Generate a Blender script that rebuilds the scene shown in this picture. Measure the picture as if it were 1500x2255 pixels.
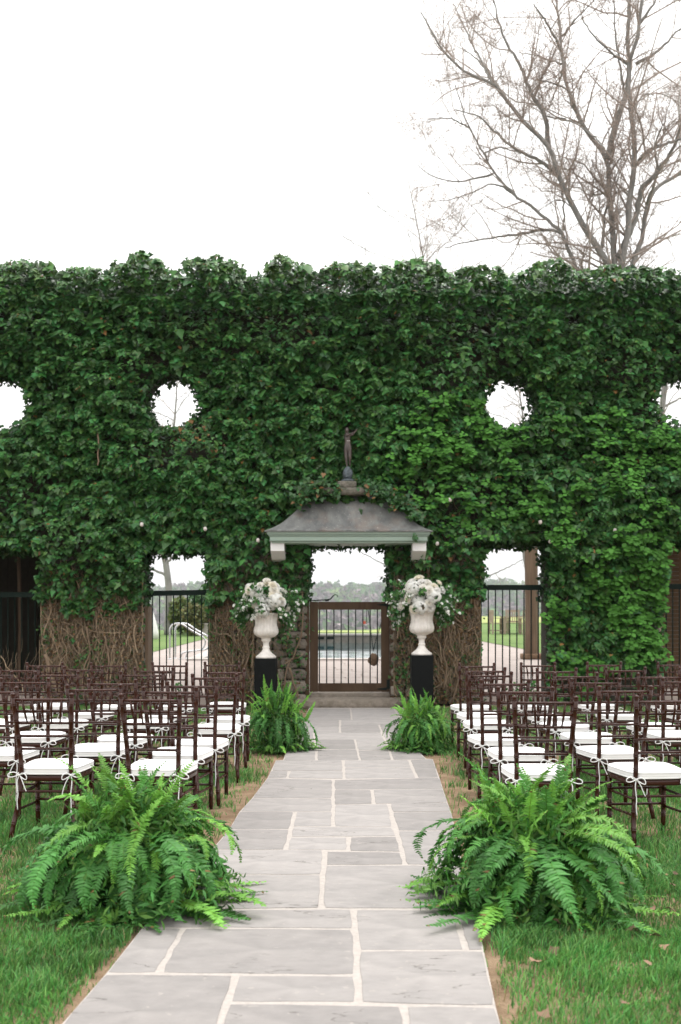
import bpy, bmesh, math, random
import numpy as np
from mathutils import Vector, Matrix, noise as mnoise

random.seed(7); RNG = np.random.default_rng(7)
for o in list(bpy.data.objects): bpy.data.objects.remove(o)
scene = bpy.context.scene
COL = scene.collection
R = math.radians

# ------------------------------------------------------------------ camera
F = 2192.0; HY = 1362.0; CH = 1.38            # focal length in photo pixels, horizon row, eye height
cam_d = bpy.data.cameras.new('camera'); cam = bpy.data.objects.new('camera', cam_d); COL.objects.link(cam)
cam.location = (0, 0, CH); cam.rotation_euler = (R(90), 0, 0)
cam_d.sensor_fit = 'VERTICAL'; cam_d.sensor_height = 36.0; cam_d.sensor_width = 36.0
cam_d.lens = 36.0 * F / 2255.0
cam_d.shift_y = (HY - 2255 / 2) / 2255.0
cam_d.clip_start = 0.1; cam_d.clip_end = 8000
cam_d.dof.use_dof = True; cam_d.dof.focus_distance = 7.5; cam_d.dof.aperture_fstop = 3.2
scene.camera = cam
scene.render.resolution_x = 681; scene.render.resolution_y = 1024

# ------------------------------------------------------------------ sky, sun, exposure
SUN_EL, SUN_AZ = R(68), R(40)
world = bpy.data.worlds.new('World'); scene.world = world; world.use_nodes = True
nt = world.node_tree; nt.nodes.clear()
sky = nt.nodes.new('ShaderNodeTexSky'); sky.sky_type = 'NISHITA'; sky.sun_disc = False
sky.sun_elevation = SUN_EL; sky.sun_rotation = SUN_AZ; sky.dust_density = 4.0; sky.air_density = 1.0
bw = nt.nodes.new('ShaderNodeRGBToBW')
cl = nt.nodes.new('ShaderNodeMixRGB'); cl.inputs[0].default_value = 0.86       # closed cloud cover evens the sky out
# an overcast sky is about twice as bright overhead as at the horizon
tcw = nt.nodes.new('ShaderNodeTexCoord'); sxyz = nt.nodes.new('ShaderNodeSeparateXYZ'); nt.links.new(tcw.outputs['Generated'], sxyz.inputs[0])
ovr = nt.nodes.new('ShaderNodeMapRange'); ovr.inputs[3].default_value = 5.6; ovr.inputs[4].default_value = 14.0; nt.links.new(sxyz.outputs[2], ovr.inputs[0])
cmb = nt.nodes.new('ShaderNodeCombineColor')
for i_, k_ in enumerate((1.0, .992, .985)):
    mm = nt.nodes.new('ShaderNodeMath'); mm.operation = 'MULTIPLY'; mm.inputs[1].default_value = k_; nt.links.new(ovr.outputs[0], mm.inputs[0]); nt.links.new(mm.outputs[0], cmb.inputs[i_])
nt.links.new(cmb.outputs[0], cl.inputs[2])
bg = nt.nodes.new('ShaderNodeBackground'); bg.inputs[1].default_value = 0.13
wo = nt.nodes.new('ShaderNodeOutputWorld')
nt.links.new(sky.outputs[0], bw.inputs[0]); nt.links.new(bw.outputs[0], cl.inputs[1])
nt.links.new(cl.outputs[0], bg.inputs[0]); nt.links.new(bg.outputs[0], wo.inputs[0])
sd = bpy.data.lights.new('sun', 'SUN'); sun = bpy.data.objects.new('sun', sd); COL.objects.link(sun)
sd.energy = 1.0; sd.angle = R(25); sd.color = (1.0, 0.97, 0.93)
sun.rotation_euler = (R(90) - SUN_EL, 0, R(180) - SUN_AZ); sun.location = (0, 0, 30)
scene.view_settings.view_transform = 'Standard'; scene.view_settings.look = 'None'
scene.view_settings.exposure = 0.80; scene.view_settings.gamma = 1.0
scene.view_settings.use_curve_mapping = False

# ------------------------------------------------------------------ pixel helpers
def P(px, py, d): return np.array([(px - 750) / F * d, d, CH - (py - HY) / F * d])
def G(px, py, z=0.0):
    d = (CH - z) * F / (py - HY); return ((px - 750) / F * d, d)

def TER(y): return .17 + .022 * (y - 16.4)          # the terrace behind the wall climbs gently
def GS(px, py):                                       # pixel on that slope
    d = (CH - .17 + .022 * 16.4) / ((py - HY) / F + .022); return ((px - 750) / F * d, d, TER(d))
# ------------------------------------------------------------------ noise
_tab = np.random.default_rng(3).random((64, 64, 64))
def vn(x, y, z=0.0):
    x, y, z = np.broadcast_arrays(np.asarray(x, float), np.asarray(y, float), np.asarray(z, float))
    xi, yi, zi = np.floor(x).astype(int), np.floor(y).astype(int), np.floor(z).astype(int)
    fx, fy, fz = x - xi, y - yi, z - zi
    fx, fy, fz = [f * f * (3 - 2 * f) for f in (fx, fy, fz)]
    def t(a, b, c): return _tab[(xi + a) & 63, (yi + b) & 63, (zi + c) & 63]
    r = 0
    for a in (0, 1):
        for b in (0, 1):
            for c in (0, 1):
                r = r + t(a, b, c) * (fx if a else 1 - fx) * (fy if b else 1 - fy) * (fz if c else 1 - fz)
    return r
def fbm(x, y, z=0.0, o=3):
    s = 0; a = .5; k = 1.0; n = 0
    for i in range(o):
        s = s + a * vn(np.asarray(x) * k + 7.3 * i, np.asarray(y) * k + 3.1 * i, np.asarray(z) * k); n += a; a *= .5; k *= 2.03
    return s / n
def sstep(a, b, x): t = np.clip((x - a) / (b - a), 0, 1); return t * t * (3 - 2 * t)

# ------------------------------------------------------------------ materials
MATS = {}
def material(name, col, rough=.6, spec=.4, var=0.0, vscale=6.0, col2=None, bump=0.0, bscale=30.0, stretch=(1, 1, 1),
             attr=False, objvar=0.0, trans=0.0, coat=0.0, metal=0.0, coords='Object', sheen=0.0):
    m = bpy.data.materials.new(name); m.use_nodes = True; n = m.node_tree.nodes; L = m.node_tree.links
    b = n['Principled BSDF']; b.inputs['Roughness'].default_value = rough
    b.inputs['Specular IOR Level'].default_value = spec; b.inputs['Metallic'].default_value = metal
    b.inputs['Coat Weight'].default_value = coat; b.inputs['Coat Roughness'].default_value = .15
    if sheen: b.inputs['Sheen Weight'].default_value = sheen
    c4 = (*col, 1)
    tc = n.new('ShaderNodeTexCoord'); mp = n.new('ShaderNodeMapping'); mp.inputs['Scale'].default_value = stretch
    L.new(tc.outputs[coords], mp.inputs[0])
    if attr:
        at = n.new('ShaderNodeAttribute'); at.attribute_name = 'Col'; out = at.outputs['Color']
    else:
        rg = n.new('ShaderNodeRGB'); rg.outputs[0].default_value = c4; out = rg.outputs[0]
    if col2 is not None:
        nz = n.new('ShaderNodeTexNoise'); nz.inputs['Scale'].default_value = vscale; nz.inputs['Detail'].default_value = 6
        nz.inputs['Roughness'].default_value = .65
        L.new(mp.outputs[0], nz.inputs['Vector'])
        rp = n.new('ShaderNodeValToRGB'); rp.color_ramp.elements[0].position = .38; rp.color_ramp.elements[1].position = .64
        L.new(nz.outputs[0], rp.inputs[0])
        mx = n.new('ShaderNodeMixRGB'); L.new(rp.outputs[0], mx.inputs[0]); L.new(out, mx.inputs[1]); mx.inputs[2].default_value = (*col2, 1)
        out = mx.outputs[0]
    if var or objvar:
        hs = n.new('ShaderNodeHueSaturation'); L.new(out, hs.inputs['Color'])
        if objvar:
            oi = n.new('ShaderNodeObjectInfo'); src = oi.outputs['Random']; amp = objvar
        else:
            nz2 = n.new('ShaderNodeTexNoise'); nz2.inputs['Scale'].default_value = vscale * 2.7; nz2.inputs['Detail'].default_value = 8
            L.new(mp.outputs[0], nz2.inputs['Vector']); src = nz2.outputs[0]; amp = var
        mr = n.new('ShaderNodeMapRange'); mr.inputs[3].default_value = 1 - amp; mr.inputs[4].default_value = 1 + amp
        L.new(src, mr.inputs[0]); L.new(mr.outputs[0], hs.inputs['Value']); out = hs.outputs[0]
        if var and objvar:
            hs2 = n.new('ShaderNodeHueSaturation'); L.new(out, hs2.inputs['Color'])
            nz2 = n.new('ShaderNodeTexNoise'); nz2.inputs['Scale'].default_value = vscale * 2.7; nz2.inputs['Detail'].default_value = 8
            L.new(mp.outputs[0], nz2.inputs['Vector'])
            mr2 = n.new('ShaderNodeMapRange'); mr2.inputs[1].default_value = .25; mr2.inputs[2].default_value = .75
            mr2.inputs[3].default_value = 1 - var; mr2.inputs[4].default_value = 1 + var
            L.new(nz2.outputs[0], mr2.inputs[0]); L.new(mr2.outputs[0], hs2.inputs['Value']); out = hs2.outputs[0]
    L.new(out, b.inputs['Base Color'])
    if bump:
        nb = n.new('ShaderNodeTexNoise'); nb.inputs['Scale'].default_value = bscale; nb.inputs['Detail'].default_value = 8
        L.new(mp.outputs[0], nb.inputs['Vector'])
        bp = n.new('ShaderNodeBump'); bp.inputs['Strength'].default_value = 1.0; bp.inputs['Distance'].default_value = bump
        L.new(nb.outputs[0], bp.inputs['Height']); L.new(bp.outputs[0], b.inputs['Normal'])
    if trans:
        tr = n.new('ShaderNodeBsdfTranslucent'); L.new(out, tr.inputs[0])
        ms = n.new('ShaderNodeMixShader'); ms.inputs[0].default_value = trans
        L.new(b.outputs[0], ms.inputs[1]); L.new(tr.outputs[0], ms.inputs[2]); L.new(ms.outputs[0], n['Material Output'].inputs[0])
    MATS[name] = m; return m

material('soil', (.20, .135, .085), .95, .1, .25, 5, (.30, .215, .14), .02, 60)
material('lawn_far', (.115, .185, .06), .9, .1, .25, .6, (.15, .215, .075), .02, 25)
material('green_far', (.30, .34, .13), .9, .1, .1, .2)
material('grass', (.05, .12, .03), .40, .35, attr=True, trans=.25)
material('flagstone', (.246, .231, .221), .8, .2, .10, 3.5, (.290, .270, .257), .004, 14, (1, 1.7, 1), objvar=.15)
material('mortar', (.385, .350, .322), .9, .1, .25, 14, None, .004, 60)
material('patio', (.33, .28, .255), .85, .2, .12, 1.5, (.38, .33, .30), .003, 30)
material('step_stone', (.24, .205, .17), .9, .2, .25, 9, (.17, .145, .115), .03, 14)
material('rubble', (.25, .215, .18), .9, .15, .3, 9, (.36, .315, .26), .025, 25, objvar=.28)
material('rubble_mortar', (.052, .050, .040), .95, .1, .2, 20, None, .02, 40)  # colour darkened so the gaps between ivy leaves read as deep shade
material('ivy', (.04, .1, .04), .40, .32, attr=True, trans=.06)
material('hydrangea_leaf', (.08, .22, .05), .5, .14, attr=True, trans=.2)
material('vine', (.20, .14, .09), .9, .15, attr=True)
material('mahogany', (.036, .0100, .0052), .24, .24, .25, 14, None, 0, 1, (4, 4, .6), coat=.14, objvar=.12)
material('cushion', (.82, .81, .80), .85, .2, .02, 20, None, .004, 7, sheen=.2)
material('ribbon', (.80, .80, .79), .8, .2)
material('fern', (.05, .15, .03), .45, .25, attr=True, trans=.25, objvar=.25)
material('pot', (.03, .035, .03), .6, .3)
material('urn', (.78, .74, .695), .85, .2, .12, 9, (.62, .58, .535), .004, 40)
material('pedestal', (.006, .007, .007), .7, .12, .3, 8)
material('petal', (.84, .82, .76), .8, .1, attr=True, trans=.5)
material('arr_leaf', (.05, .13, .04), .5, .3, attr=True, trans=.15)
material('gate_wood', (.060, .036, .022), .75, .15, .35, 5, (.085, .055, .035), .004, 12, (1, 1, .15))
material('iron', (.006, .012, .010), .6, .2)
material('fence_iron', (.004, .014, .010), .6, .18)
material('copper_roof', (.195, .200, .190), .6, .3, .38, 5, (.115, .118, .117), .006, 5, (1, 1, .22))
material('cornice', (.30, .385, .325), .55, .35, .06, 6)
material('white_wood', (.72, .71, .70), .6, .3, .05, 6)
material('coping', (.19, .17, .145), .95, .15, .35, 14, (.10, .10, .075), .02, 30)
material('bronze', (.075, .052, .042), .35, .6, .3, 12, (.05, .043, .04), metal=.25)
material('verdigris', (.10, .125, .145), .6, .4, .3, 30, (.05, .058, .062), .012, 50)
material('bark', (.20, .195, .18), .95, .1, .3, 6, (.30, .29, .27), .03, 16, (1, 1, .3))
material('twig', (.35, .30, .265), .95, .1)
material('bud', (.23, .145, .105), .9, .1, attr=True)
material('timber', (.125, .085, .058), .85, .2, .3, 4, (.175, .125, .085), .012, 9, (2, 2, .2))
material('brick', (.25, .165, .095), .9, .15, .25, 5, (.18, .12, .075), .01, 30)
material('dark_board', (.072, .064, .050), .9, .1, .3, 4)
material('pale_stone', (.42, .33, .29), .9, .1, .15, 8, None, .01, 30)
material('steel', (.62, .63, .64), .22, .5, metal=1.0)
material('teak', (.34, .27, .21), .8, .2, .15, 8)
material('rock', (.15, .095, .06), .9, .2, .3, 7, (.23, .155, .105), .02, 20)
material('white_paint', (.70, .69, .68), .7, .2)
material('concrete', (.46, .42, .39), .9, .15, .15, 5)
material('pool_wall', (.22, .20, .175), .9, .2, .25, 3, (.16, .145, .125), .02, 9)
material('flag_red', (.42, .08, .06), .7, .2)
material('wood_far', (.1, .13, .07), .95, .05, attr=True)
material('hill', (.09, .10, .055), .95, .05, .2, .05)
material('fallen', (.19, .12, .08), .8, .2, objvar=.45)
material('bulb', (.58, .53, .50), .5, .4)
mw = bpy.data.materials.new('pool_water'); mw.use_nodes = True
b = mw.node_tree.nodes['Principled BSDF']; b.inputs['Base Color'].default_value = (.02, .075, .085, 1); b.inputs['Roughness'].default_value = .04
b.inputs['IOR'].default_value = 1.33
nb = mw.node_tree.nodes.new('ShaderNodeTexNoise'); nb.inputs['Scale'].default_value = 1.4; nb.inputs['Detail'].default_value = 3
bp = mw.node_tree.nodes.new('ShaderNodeBump'); bp.inputs['Distance'].default_value = .05
mw.node_tree.links.new(nb.outputs[0], bp.inputs['Height']); mw.node_tree.links.new(bp.outputs[0], b.inputs['Normal']); MATS['pool_water'] = mw
def rusty(m):      # orange patches and pale specks on the old copper
    n = m.node_tree.nodes; L = m.node_tree.links; b = n['Principled BSDF']; src = b.inputs['Base Color'].links[0].from_socket
    tc = n.new('ShaderNodeTexCoord'); nz = n.new('ShaderNodeTexNoise'); nz.inputs['Scale'].default_value = 2.3; nz.inputs['Detail'].default_value = 7
    L.new(tc.outputs['Object'], nz.inputs['Vector'])
    rp = n.new('ShaderNodeValToRGB'); rp.color_ramp.elements[0].position = .52; rp.color_ramp.elements[1].position = .72
    rp.color_ramp.elements[1].color = (.6, .6, .6, 1); L.new(nz.outputs[0], rp.inputs[0])
    mx = n.new('ShaderNodeMixRGB'); L.new(rp.outputs[0], mx.inputs[0]); L.new(src, mx.inputs[1]); mx.inputs[2].default_value = (.23, .155, .115, 1)
    n2 = n.new('ShaderNodeTexNoise'); n2.inputs['Scale'].default_value = 38; L.new(tc.outputs['Object'], n2.inputs['Vector'])
    r2 = n.new('ShaderNodeValToRGB'); r2.color_ramp.elements[0].position = .70; r2.color_ramp.elements[1].position = .74; L.new(n2.outputs[0], r2.inputs[0])
    m2 = n.new('ShaderNodeMixRGB'); L.new(r2.outputs[0], m2.inputs[0]); L.new(mx.outputs[0], m2.inputs[1]); m2.inputs[2].default_value = (.45, .44, .42, 1)
    L.new(m2.outputs[0], b.inputs['Base Color'])
rusty(MATS['copper_roof'])
def cracked(m):    # fine splits and damp stains in the flagstones
    n = m.node_tree.nodes; L = m.node_tree.links; b = n['Principled BSDF']; src = b.inputs['Base Color'].links[0].from_socket
    tc = n.new('ShaderNodeTexCoord'); oi = n.new('ShaderNodeObjectInfo'); ad = n.new('ShaderNodeVectorMath'); ad.operation = 'MULTIPLY_ADD'
    cb = n.new('ShaderNodeCombineXYZ'); L.new(oi.outputs['Random'], cb.inputs[0]); L.new(oi.outputs['Random'], cb.inputs[1]); L.new(oi.outputs['Random'], cb.inputs[2])
    ad.inputs[1].default_value = (40, 40, 40); L.new(cb.outputs[0], ad.inputs[0]); L.new(tc.outputs['Object'], ad.inputs[2])
    def noise(scale, detail=4, stretch=(1, 1, 1)):
        mp = n.new('ShaderNodeMapping'); mp.inputs['Scale'].default_value = stretch; L.new(ad.outputs[0], mp.inputs[0])
        z = n.new('ShaderNodeTexNoise'); z.inputs['Scale'].default_value = scale; z.inputs['Detail'].default_value = detail; L.new(mp.outputs[0], z.inputs['Vector']); return z.outputs[0]
    def ramp(src_, a, b_, inv=False):
        r = n.new('ShaderNodeMapRange'); r.inputs[1].default_value = a; r.inputs[2].default_value = b_; r.inputs[3].default_value = 1 if inv else 0; r.inputs[4].default_value = 0 if inv else 1; L.new(src_, r.inputs[0]); return r.outputs[0]
    def math2(op, a, b_):
        q = n.new('ShaderNodeMath'); q.operation = op
        for i, v in enumerate((a, b_)):
            if isinstance(v, float): q.inputs[i].default_value = v
            else: L.new(v, q.inputs[i])
        return q.outputs[0]
    line = ramp(math2('ABSOLUTE', math2('SUBTRACT', noise(2.2, 5, (.6, 2.2, 1)), .5), 0.0), .0, .006, True)
    mask = math2('MULTIPLY', line, ramp(noise(1.7, 2), .54, .60))
    m1 = n.new('ShaderNodeMixRGB'); L.new(mask, m1.inputs[0]); L.new(src, m1.inputs[1]); m1.inputs[2].default_value = (.12, .11, .10, 1)
    m2 = n.new('ShaderNodeMixRGB'); m2.blend_type = 'MULTIPLY'; L.new(math2('MULTIPLY', ramp(noise(1.3, 6), .50, .72), .32), m2.inputs[0]); L.new(m1.outputs[0], m2.inputs[1]); m2.inputs[2].default_value = (.84, .85, .86, 1)
    m3 = n.new('ShaderNodeMixRGB'); L.new(math2('MULTIPLY', ramp(noise(26, 3), .66, .72), .5), m3.inputs[0]); L.new(m2.outputs[0], m3.inputs[1]); m3.inputs[2].default_value = (.36, .33, .30, 1)
    L.new(m3.outputs[0], b.inputs['Base Color'])
cracked(MATS['flagstone'])

# ------------------------------------------------------------------ object helpers
def tag(o, label=None, cat=None, group=None, kind=None):
    if label: o['label'] = label
    if cat: o['category'] = cat
    if group: o['group'] = group
    if kind: o['kind'] = kind
    return o
def empty(name, loc=(0, 0, 0), rz=0.0, parent=None):
    o = bpy.data.objects.new(name, None); COL.objects.link(o); o.location = loc; o.rotation_euler = (0, 0, rz)
    o.empty_display_size = .1
    if parent: o.parent = parent
    return o
def link(name, me, parent=None):
    o = bpy.data.objects.new(name, me); COL.objects.link(o)
    if parent: o.parent = parent
    return o
def fast_mesh(name, V, T, mat, cols=None, smooth=False):
    """triangle mesh straight from arrays"""
    V = np.asarray(V, np.float32); T = np.asarray(T, np.int32)
    me = bpy.data.meshes.new(name)
    me.vertices.add(len(V)); me.vertices.foreach_set('co', V.ravel())
    me.loops.add(T.size); me.loops.foreach_set('vertex_index', T.ravel())
    me.polygons.add(len(T)); me.polygons.foreach_set('loop_start', np.arange(0, T.size, 3, dtype=np.int32))
    if smooth: me.polygons.foreach_set('use_smooth', np.ones(len(T), bool))
    if cols is not None:
        a = me.attributes.new('Col', 'FLOAT_COLOR', 'POINT')
        c = np.ones((len(V), 4), np.float32); c[:, :3] = cols; a.data.foreach_set('color', c.ravel())
    me.update(calc_edges=True); me.materials.append(MATS[mat]); return me
def scatter(tv, tt, pos, rot, scale, cols):
    """copies of a small template (tv, tt); rot (N,3,3) with columns = local axes"""
    tv = np.asarray(tv, float); tt = np.asarray(tt); N = len(pos)
    V = np.einsum('nij,kj->nki', rot, tv) * np.asarray(scale).reshape(-1, 1, 1) + pos[:, None, :]
    T = tt[None] + (np.arange(N) * len(tv))[:, None, None]
    C = np.repeat(cols, len(tv), 0)
    return V.reshape(-1, 3), T.reshape(-1, 3), C
def frames(n, t):
    """rotation matrices from normals n and tip directions t: x = side, y = tip, z = normal"""
    n = n / np.linalg.norm(n, axis=1, keepdims=True)
    t = t - n * np.sum(n * t, 1, keepdims=True); t = t / (np.linalg.norm(t, axis=1, keepdims=True) + 1e-9)
    return np.stack([np.cross(t, n), t, n], axis=2)
class MB:
    def __init__(s): s.V = []; s.F = []; s.n = 0
    def add(s, V, Fs):
        V = [tuple(v) for v in V]; s.V += V; s.F += [tuple(i + s.n for i in f) for f in Fs]; s.n += len(V); return s
    def box(s, x0, x1, y0, y1, z0, z1):
        return s.add([(x0, y0, z0), (x1, y0, z0), (x1, y1, z0), (x0, y1, z0), (x0, y0, z1), (x1, y0, z1), (x1, y1, z1), (x0, y1, z1)],
                     [(3, 2, 1, 0), (4, 5, 6, 7), (0, 1, 5, 4), (1, 2, 6, 5), (2, 3, 7, 6), (3, 0, 4, 7)])
    def prism(s, prof, x0, x1):       # profile in y,z swept along x
        n = len(prof); V = [(x0, y, z) for y, z in prof] + [(x1, y, z) for y, z in prof]
        return s.add(V, [tuple(range(n)), tuple(range(2 * n - 1, n - 1, -1))] + [(i, i + n, (i + 1) % n + n, (i + 1) % n) for i in range(n)])
    def tube(s, pts, rad, sides=8, cap=True):
        pts = [Vector(p) for p in pts]; n = len(pts)
        if not hasattr(rad, '__len__'): rad = [rad] * n
        prev = None; rings = []
        for i, p in enumerate(pts):
            t = (pts[min(i + 1, n - 1)] - pts[max(i - 1, 0)]).normalized()
            if prev is None: a = t.orthogonal().normalized()
            else:
                a = prev - t * prev.dot(t); a = a.normalized() if a.length > 1e-6 else t.orthogonal().normalized()
            prev = a; bb = t.cross(a)
            rings.append([p + (a * math.cos(2 * math.pi * k / sides) + bb * math.sin(2 * math.pi * k / sides)) * rad[i] for k in range(sides)])
        V = [v for r in rings for v in r]; Fs = []
        for i in range(n - 1):
            for k in range(sides):
                Fs.append((i * sides + k, i * sides + (k + 1) % sides, (i + 1) * sides + (k + 1) % sides, (i + 1) * sides + k))
        if cap: Fs.append(tuple(range(sides - 1, -1, -1))); Fs.append(tuple((n - 1) * sides + k for k in range(sides)))
        return s.add(V, Fs)
    def lathe(s, prof, sides=24, flute=None):
        V = []; Fs = []
        for r, z in prof:
            for k in range(sides):
                a = 2 * math.pi * k / sides; rr = r
                if flute: rr = r * (1 + flute(a, z))
                V.append((rr * math.cos(a), rr * math.sin(a), z))
        for i in range(len(prof) - 1):
            for k in range(sides):
                Fs.append((i * sides + k, i * sides + (k + 1) % sides, (i + 1) * sides + (k + 1) % sides, (i + 1) * sides + k))
        Fs.append(tuple(range(sides - 1, -1, -1))); Fs.append(tuple((len(prof) - 1) * sides + k for k in range(sides)))
        return s.add(V, Fs)
    def mesh(s, name, mat, smooth=False, bevel=0.0, seg=2):
        me = bpy.data.meshes.new(name); me.from_pydata(s.V, [], s.F)
        if bevel:
            bm = bmesh.new(); bm.from_mesh(me)
            bmesh.ops.bevel(bm, geom=bm.edges[:], offset=bevel, segments=seg, affect='EDGES', clamp_overlap=True); bm.to_mesh(me); bm.free()
        if smooth: me.polygons.foreach_set('use_smooth', [True] * len(me.polygons))
        me.update(); me.materials.append(MATS[mat]); return me
    def build(s, name, mat, parent=None, smooth=False, bevel=0.0, seg=2):
        return link(name, s.mesh(name, mat, smooth, bevel, seg), parent)
def copy_tree(o, parent=None):
    c = o.copy(); COL.objects.link(c); c.parent = parent
    for ch in KIDS.get(o.name, []): copy_tree(ch, c)
    return c
KIDS = {}
def index_kids(o):
    KIDS[o.name] = list(o.children)
    for c in o.children: index_kids(c)
def rough_box(w, d, h, seed, sub=3, amp=.012, rnd=.2):
    """a roughly hewn stone, centred, flat-ish faces and worn edges"""
    bm = bmesh.new(); bmesh.ops.create_cube(bm, size=1.0)
    bmesh.ops.subdivide_edges(bm, edges=bm.edges[:], cuts=sub, use_grid_fill=True)
    for v in bm.verts:
        c = v.co * 2; q = Vector([math.copysign(abs(x) ** (1 + rnd), x) if 0 else x for x in c])
        L = q.length; k = 1 - rnd * max(0, (L - 1.0) / .732) * .28
        v.co = Vector((q.x * w / 2, q.y * d / 2, q.z * h / 2)) * k
        nv = mnoise.noise_vector(Vector((v.co.x * 9 + seed * 3.7, v.co.y * 9, v.co.z * 9)))
        v.co += nv * amp
    return bm
def bm_mesh(bm, name, mat, smooth=True):
    me = bpy.data.meshes.new(name); bm.to_mesh(me); bm.free()
    if smooth: me.polygons.foreach_set('use_smooth', [True] * len(me.polygons))
    me.materials.append(MATS[mat]); return me

# ================================================================== SETTING
LEFT = [(0, 2400), (64, 2330), (130, 2255), (229, 2143), (310, 2042), (345, 2003), (410, 1926), (463, 1871), (502, 1826), (525, 1787), (553, 1757),
        (587, 1713), (606, 1674), (622, 1673), (630, 1651), (640, 1628), (650, 1613), (660, 1601), (668, 1585), (680, 1558)]
RIGHT = [(1148, 2400), (1128, 2330), (1097, 2217), (1070, 2093), (1050, 2003), (1022, 1905), (1006, 1829), (996, 1787), (988, 1767), (978, 1737),
         (970, 1712), (955, 1671), (940, 1670), (925, 1655), (915, 1628), (905, 1613), (898, 1595), (905, 1584), (890, 1558)]
LW = [G(*p) for p in LEFT]; RW = [G(*p) for p in RIGHT]
_ly = np.array([p[1] for p in LW]); _lx = np.array([p[0] for p in LW]); _ry = np.array([p[1] for p in RW]); _rx = np.array([p[0] for p in RW])
def left_edge(y): return np.interp(y, _ly, _lx)
def right_edge(y): return np.interp(y, _ry, _rx)

WY = 16.0; WS = WY / F; PZ = 0.17         # wall face, metres per photo pixel on it, terrace level behind it
def wx(px): return (px - 750) * WS
def wz(py): return CH - (py - HY) * WS

# the courtyard lawn, in front of the wall
gm = MB(); xs = np.linspace(-14, 14, 57); ys = np.linspace(-6, WY + .3, 55)
V = [(x, y, -.035 + .012 * float(vn(x * 1.3, y * 1.3))) for y in ys for x in xs]
Fs = [(j * 57 + i, j * 57 + i + 1, (j + 1) * 57 + i + 1, (j + 1) * 57 + i) for j in range(54) for i in range(56)]
gm.add(V, Fs); tag(gm.build('ground', 'soil', smooth=True), kind='structure')

# flagstone path: bedding of pale mortar, each slab a piece of its own
bed = MB(); pts = [(x + .008, y) for x, y in LW] + [(x - .008, y) for x, y in RW[::-1]]
bed.add([(x, y, -.0025) for x, y in pts] + [(x, y, -.06) for x, y in pts],
        [tuple(range(len(pts) - 1, -1, -1))] + [(i, (i + 1) % len(pts), (i + 1) % len(pts) + len(pts), i + len(pts)) for i in range(len(pts))])
path = bed.build('path', 'mortar'); tag(path, kind='structure')
SLABS = [
 [(229,2143),(520,2146),(500,2207),(460,2330),(64,2330)], [(520,2146),(786,2147),(789,2208),(500,2207)], [(500,2208),(889,2214),(904,2330),(460,2330)],
 [(889,2214),(1097,2217),(1128,2330),(904,2330)], [(787,2093),(1070,2093),(1095,2216),(789,2208)], [(780,2001),(1000,2003),(1028,2093),(787,2093)],
 [(1000,2003),(1050,2003),(1070,2093),(1028,2093)], [(404,2042),(781,2045),(786,2147),(348,2143)], [(310,2042),(404,2042),(348,2143),(229,2143)],
 [(485,2003),(779,2001),(782,2045),(470,2043)], [(345,2003),(485,2003),(470,2043),(310,2043)], [(520,1926),(710,1926),(707,2000),(487,2002)],
 [(410,1926),(520,1926),(487,2002),(345,2002)], [(463,1871),(715,1871),(710,1926),(410,1926)], [(714,1905),(1022,1905),(1050,2002),(708,2000)],
 [(716,1874),(886,1876),(892,1904),(714,1905)], [(874,1829),(1006,1829),(1022,1904),(893,1904)], [(862,1788),(996,1787),(1006,1829),(874,1829)],
 [(857,1768),(988,1767),(996,1787),(862,1788)], [(735,1772),(856,1770),(867,1821),(734,1820)], [(650,1787),(734,1787),(734,1820),(643,1820)],
 [(525,1787),(650,1787),(640,1826),(502,1826)], [(502,1826),(640,1826),(629,1871),(463,1871)], [(643,1820),(867,1821),(876,1841),(637,1843)],
 [(637,1843),(768,1843),(767,1872),(629,1871)], [(768,1843),(876,1841),(886,1876),(767,1874)], [(553,1757),(734,1758),(734,1787),(525,1787)],
 [(587,1713),(734,1717),(734,1758),(553,1757)], [(734,1717),(970,1712),(978,1737),(734,1739)], [(734,1739),(819,1739),(823,1770),(734,1772)],
 [(819,1739),(978,1737),(988,1767),(823,1770)], [(595,1697),(637,1697),(633,1713),(587,1713)], [(637,1697),(757,1697),(758,1715),(633,1713)],
 [(606,1674),(756,1674),(757,1697),(596,1697)], [(756,1674),(901,1673),(908,1690),(757,1690)], [(757,1690),(908,1690),(919,1713),(758,1715)],
 [(901,1673),(955,1671),(969,1712),(919,1713)], [(630,1651),(697,1651),(697,1674),(622,1674)], [(697,1651),(787,1650),(793,1674),(697,1674)],
 [(787,1652),(858,1653),(864,1673),(793,1674)], [(858,1653),(925,1655),(940,1672),(864,1673)], [(693,1628),(782,1628),(787,1650),(697,1650)],
 [(782,1628),(848,1628),(858,1653),(787,1651)], [(640,1628),(693,1628),(697,1650),(630,1650)], [(848,1628),(915,1628),(925,1655),(858,1653)],
 [(691,1613),(840,1613),(847,1628),(693,1628)], [(650,1613),(691,1613),(693,1628),(640,1628)], [(840,1613),(905,1613),(915,1628),(847,1628)],
 [(660,1601),(749,1601),(749,1613),(650,1613)], [(749,1596),(835,1596),(841,1613),(749,1613)], [(835,1596),(898,1595),(905,1613),(841,1613)],
 [(668,1585),(749,1585),(749,1601),(660,1601)], [(749,1585),(890,1584),(898,1596),(749,1596)], [(680,1560),(772,1560),(775,1585),(668,1585)],
 [(772,1560),(868,1560),(884,1584),(775,1585)], [(868,1560),(890,1560),(905,1584),(884,1584)]]
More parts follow.
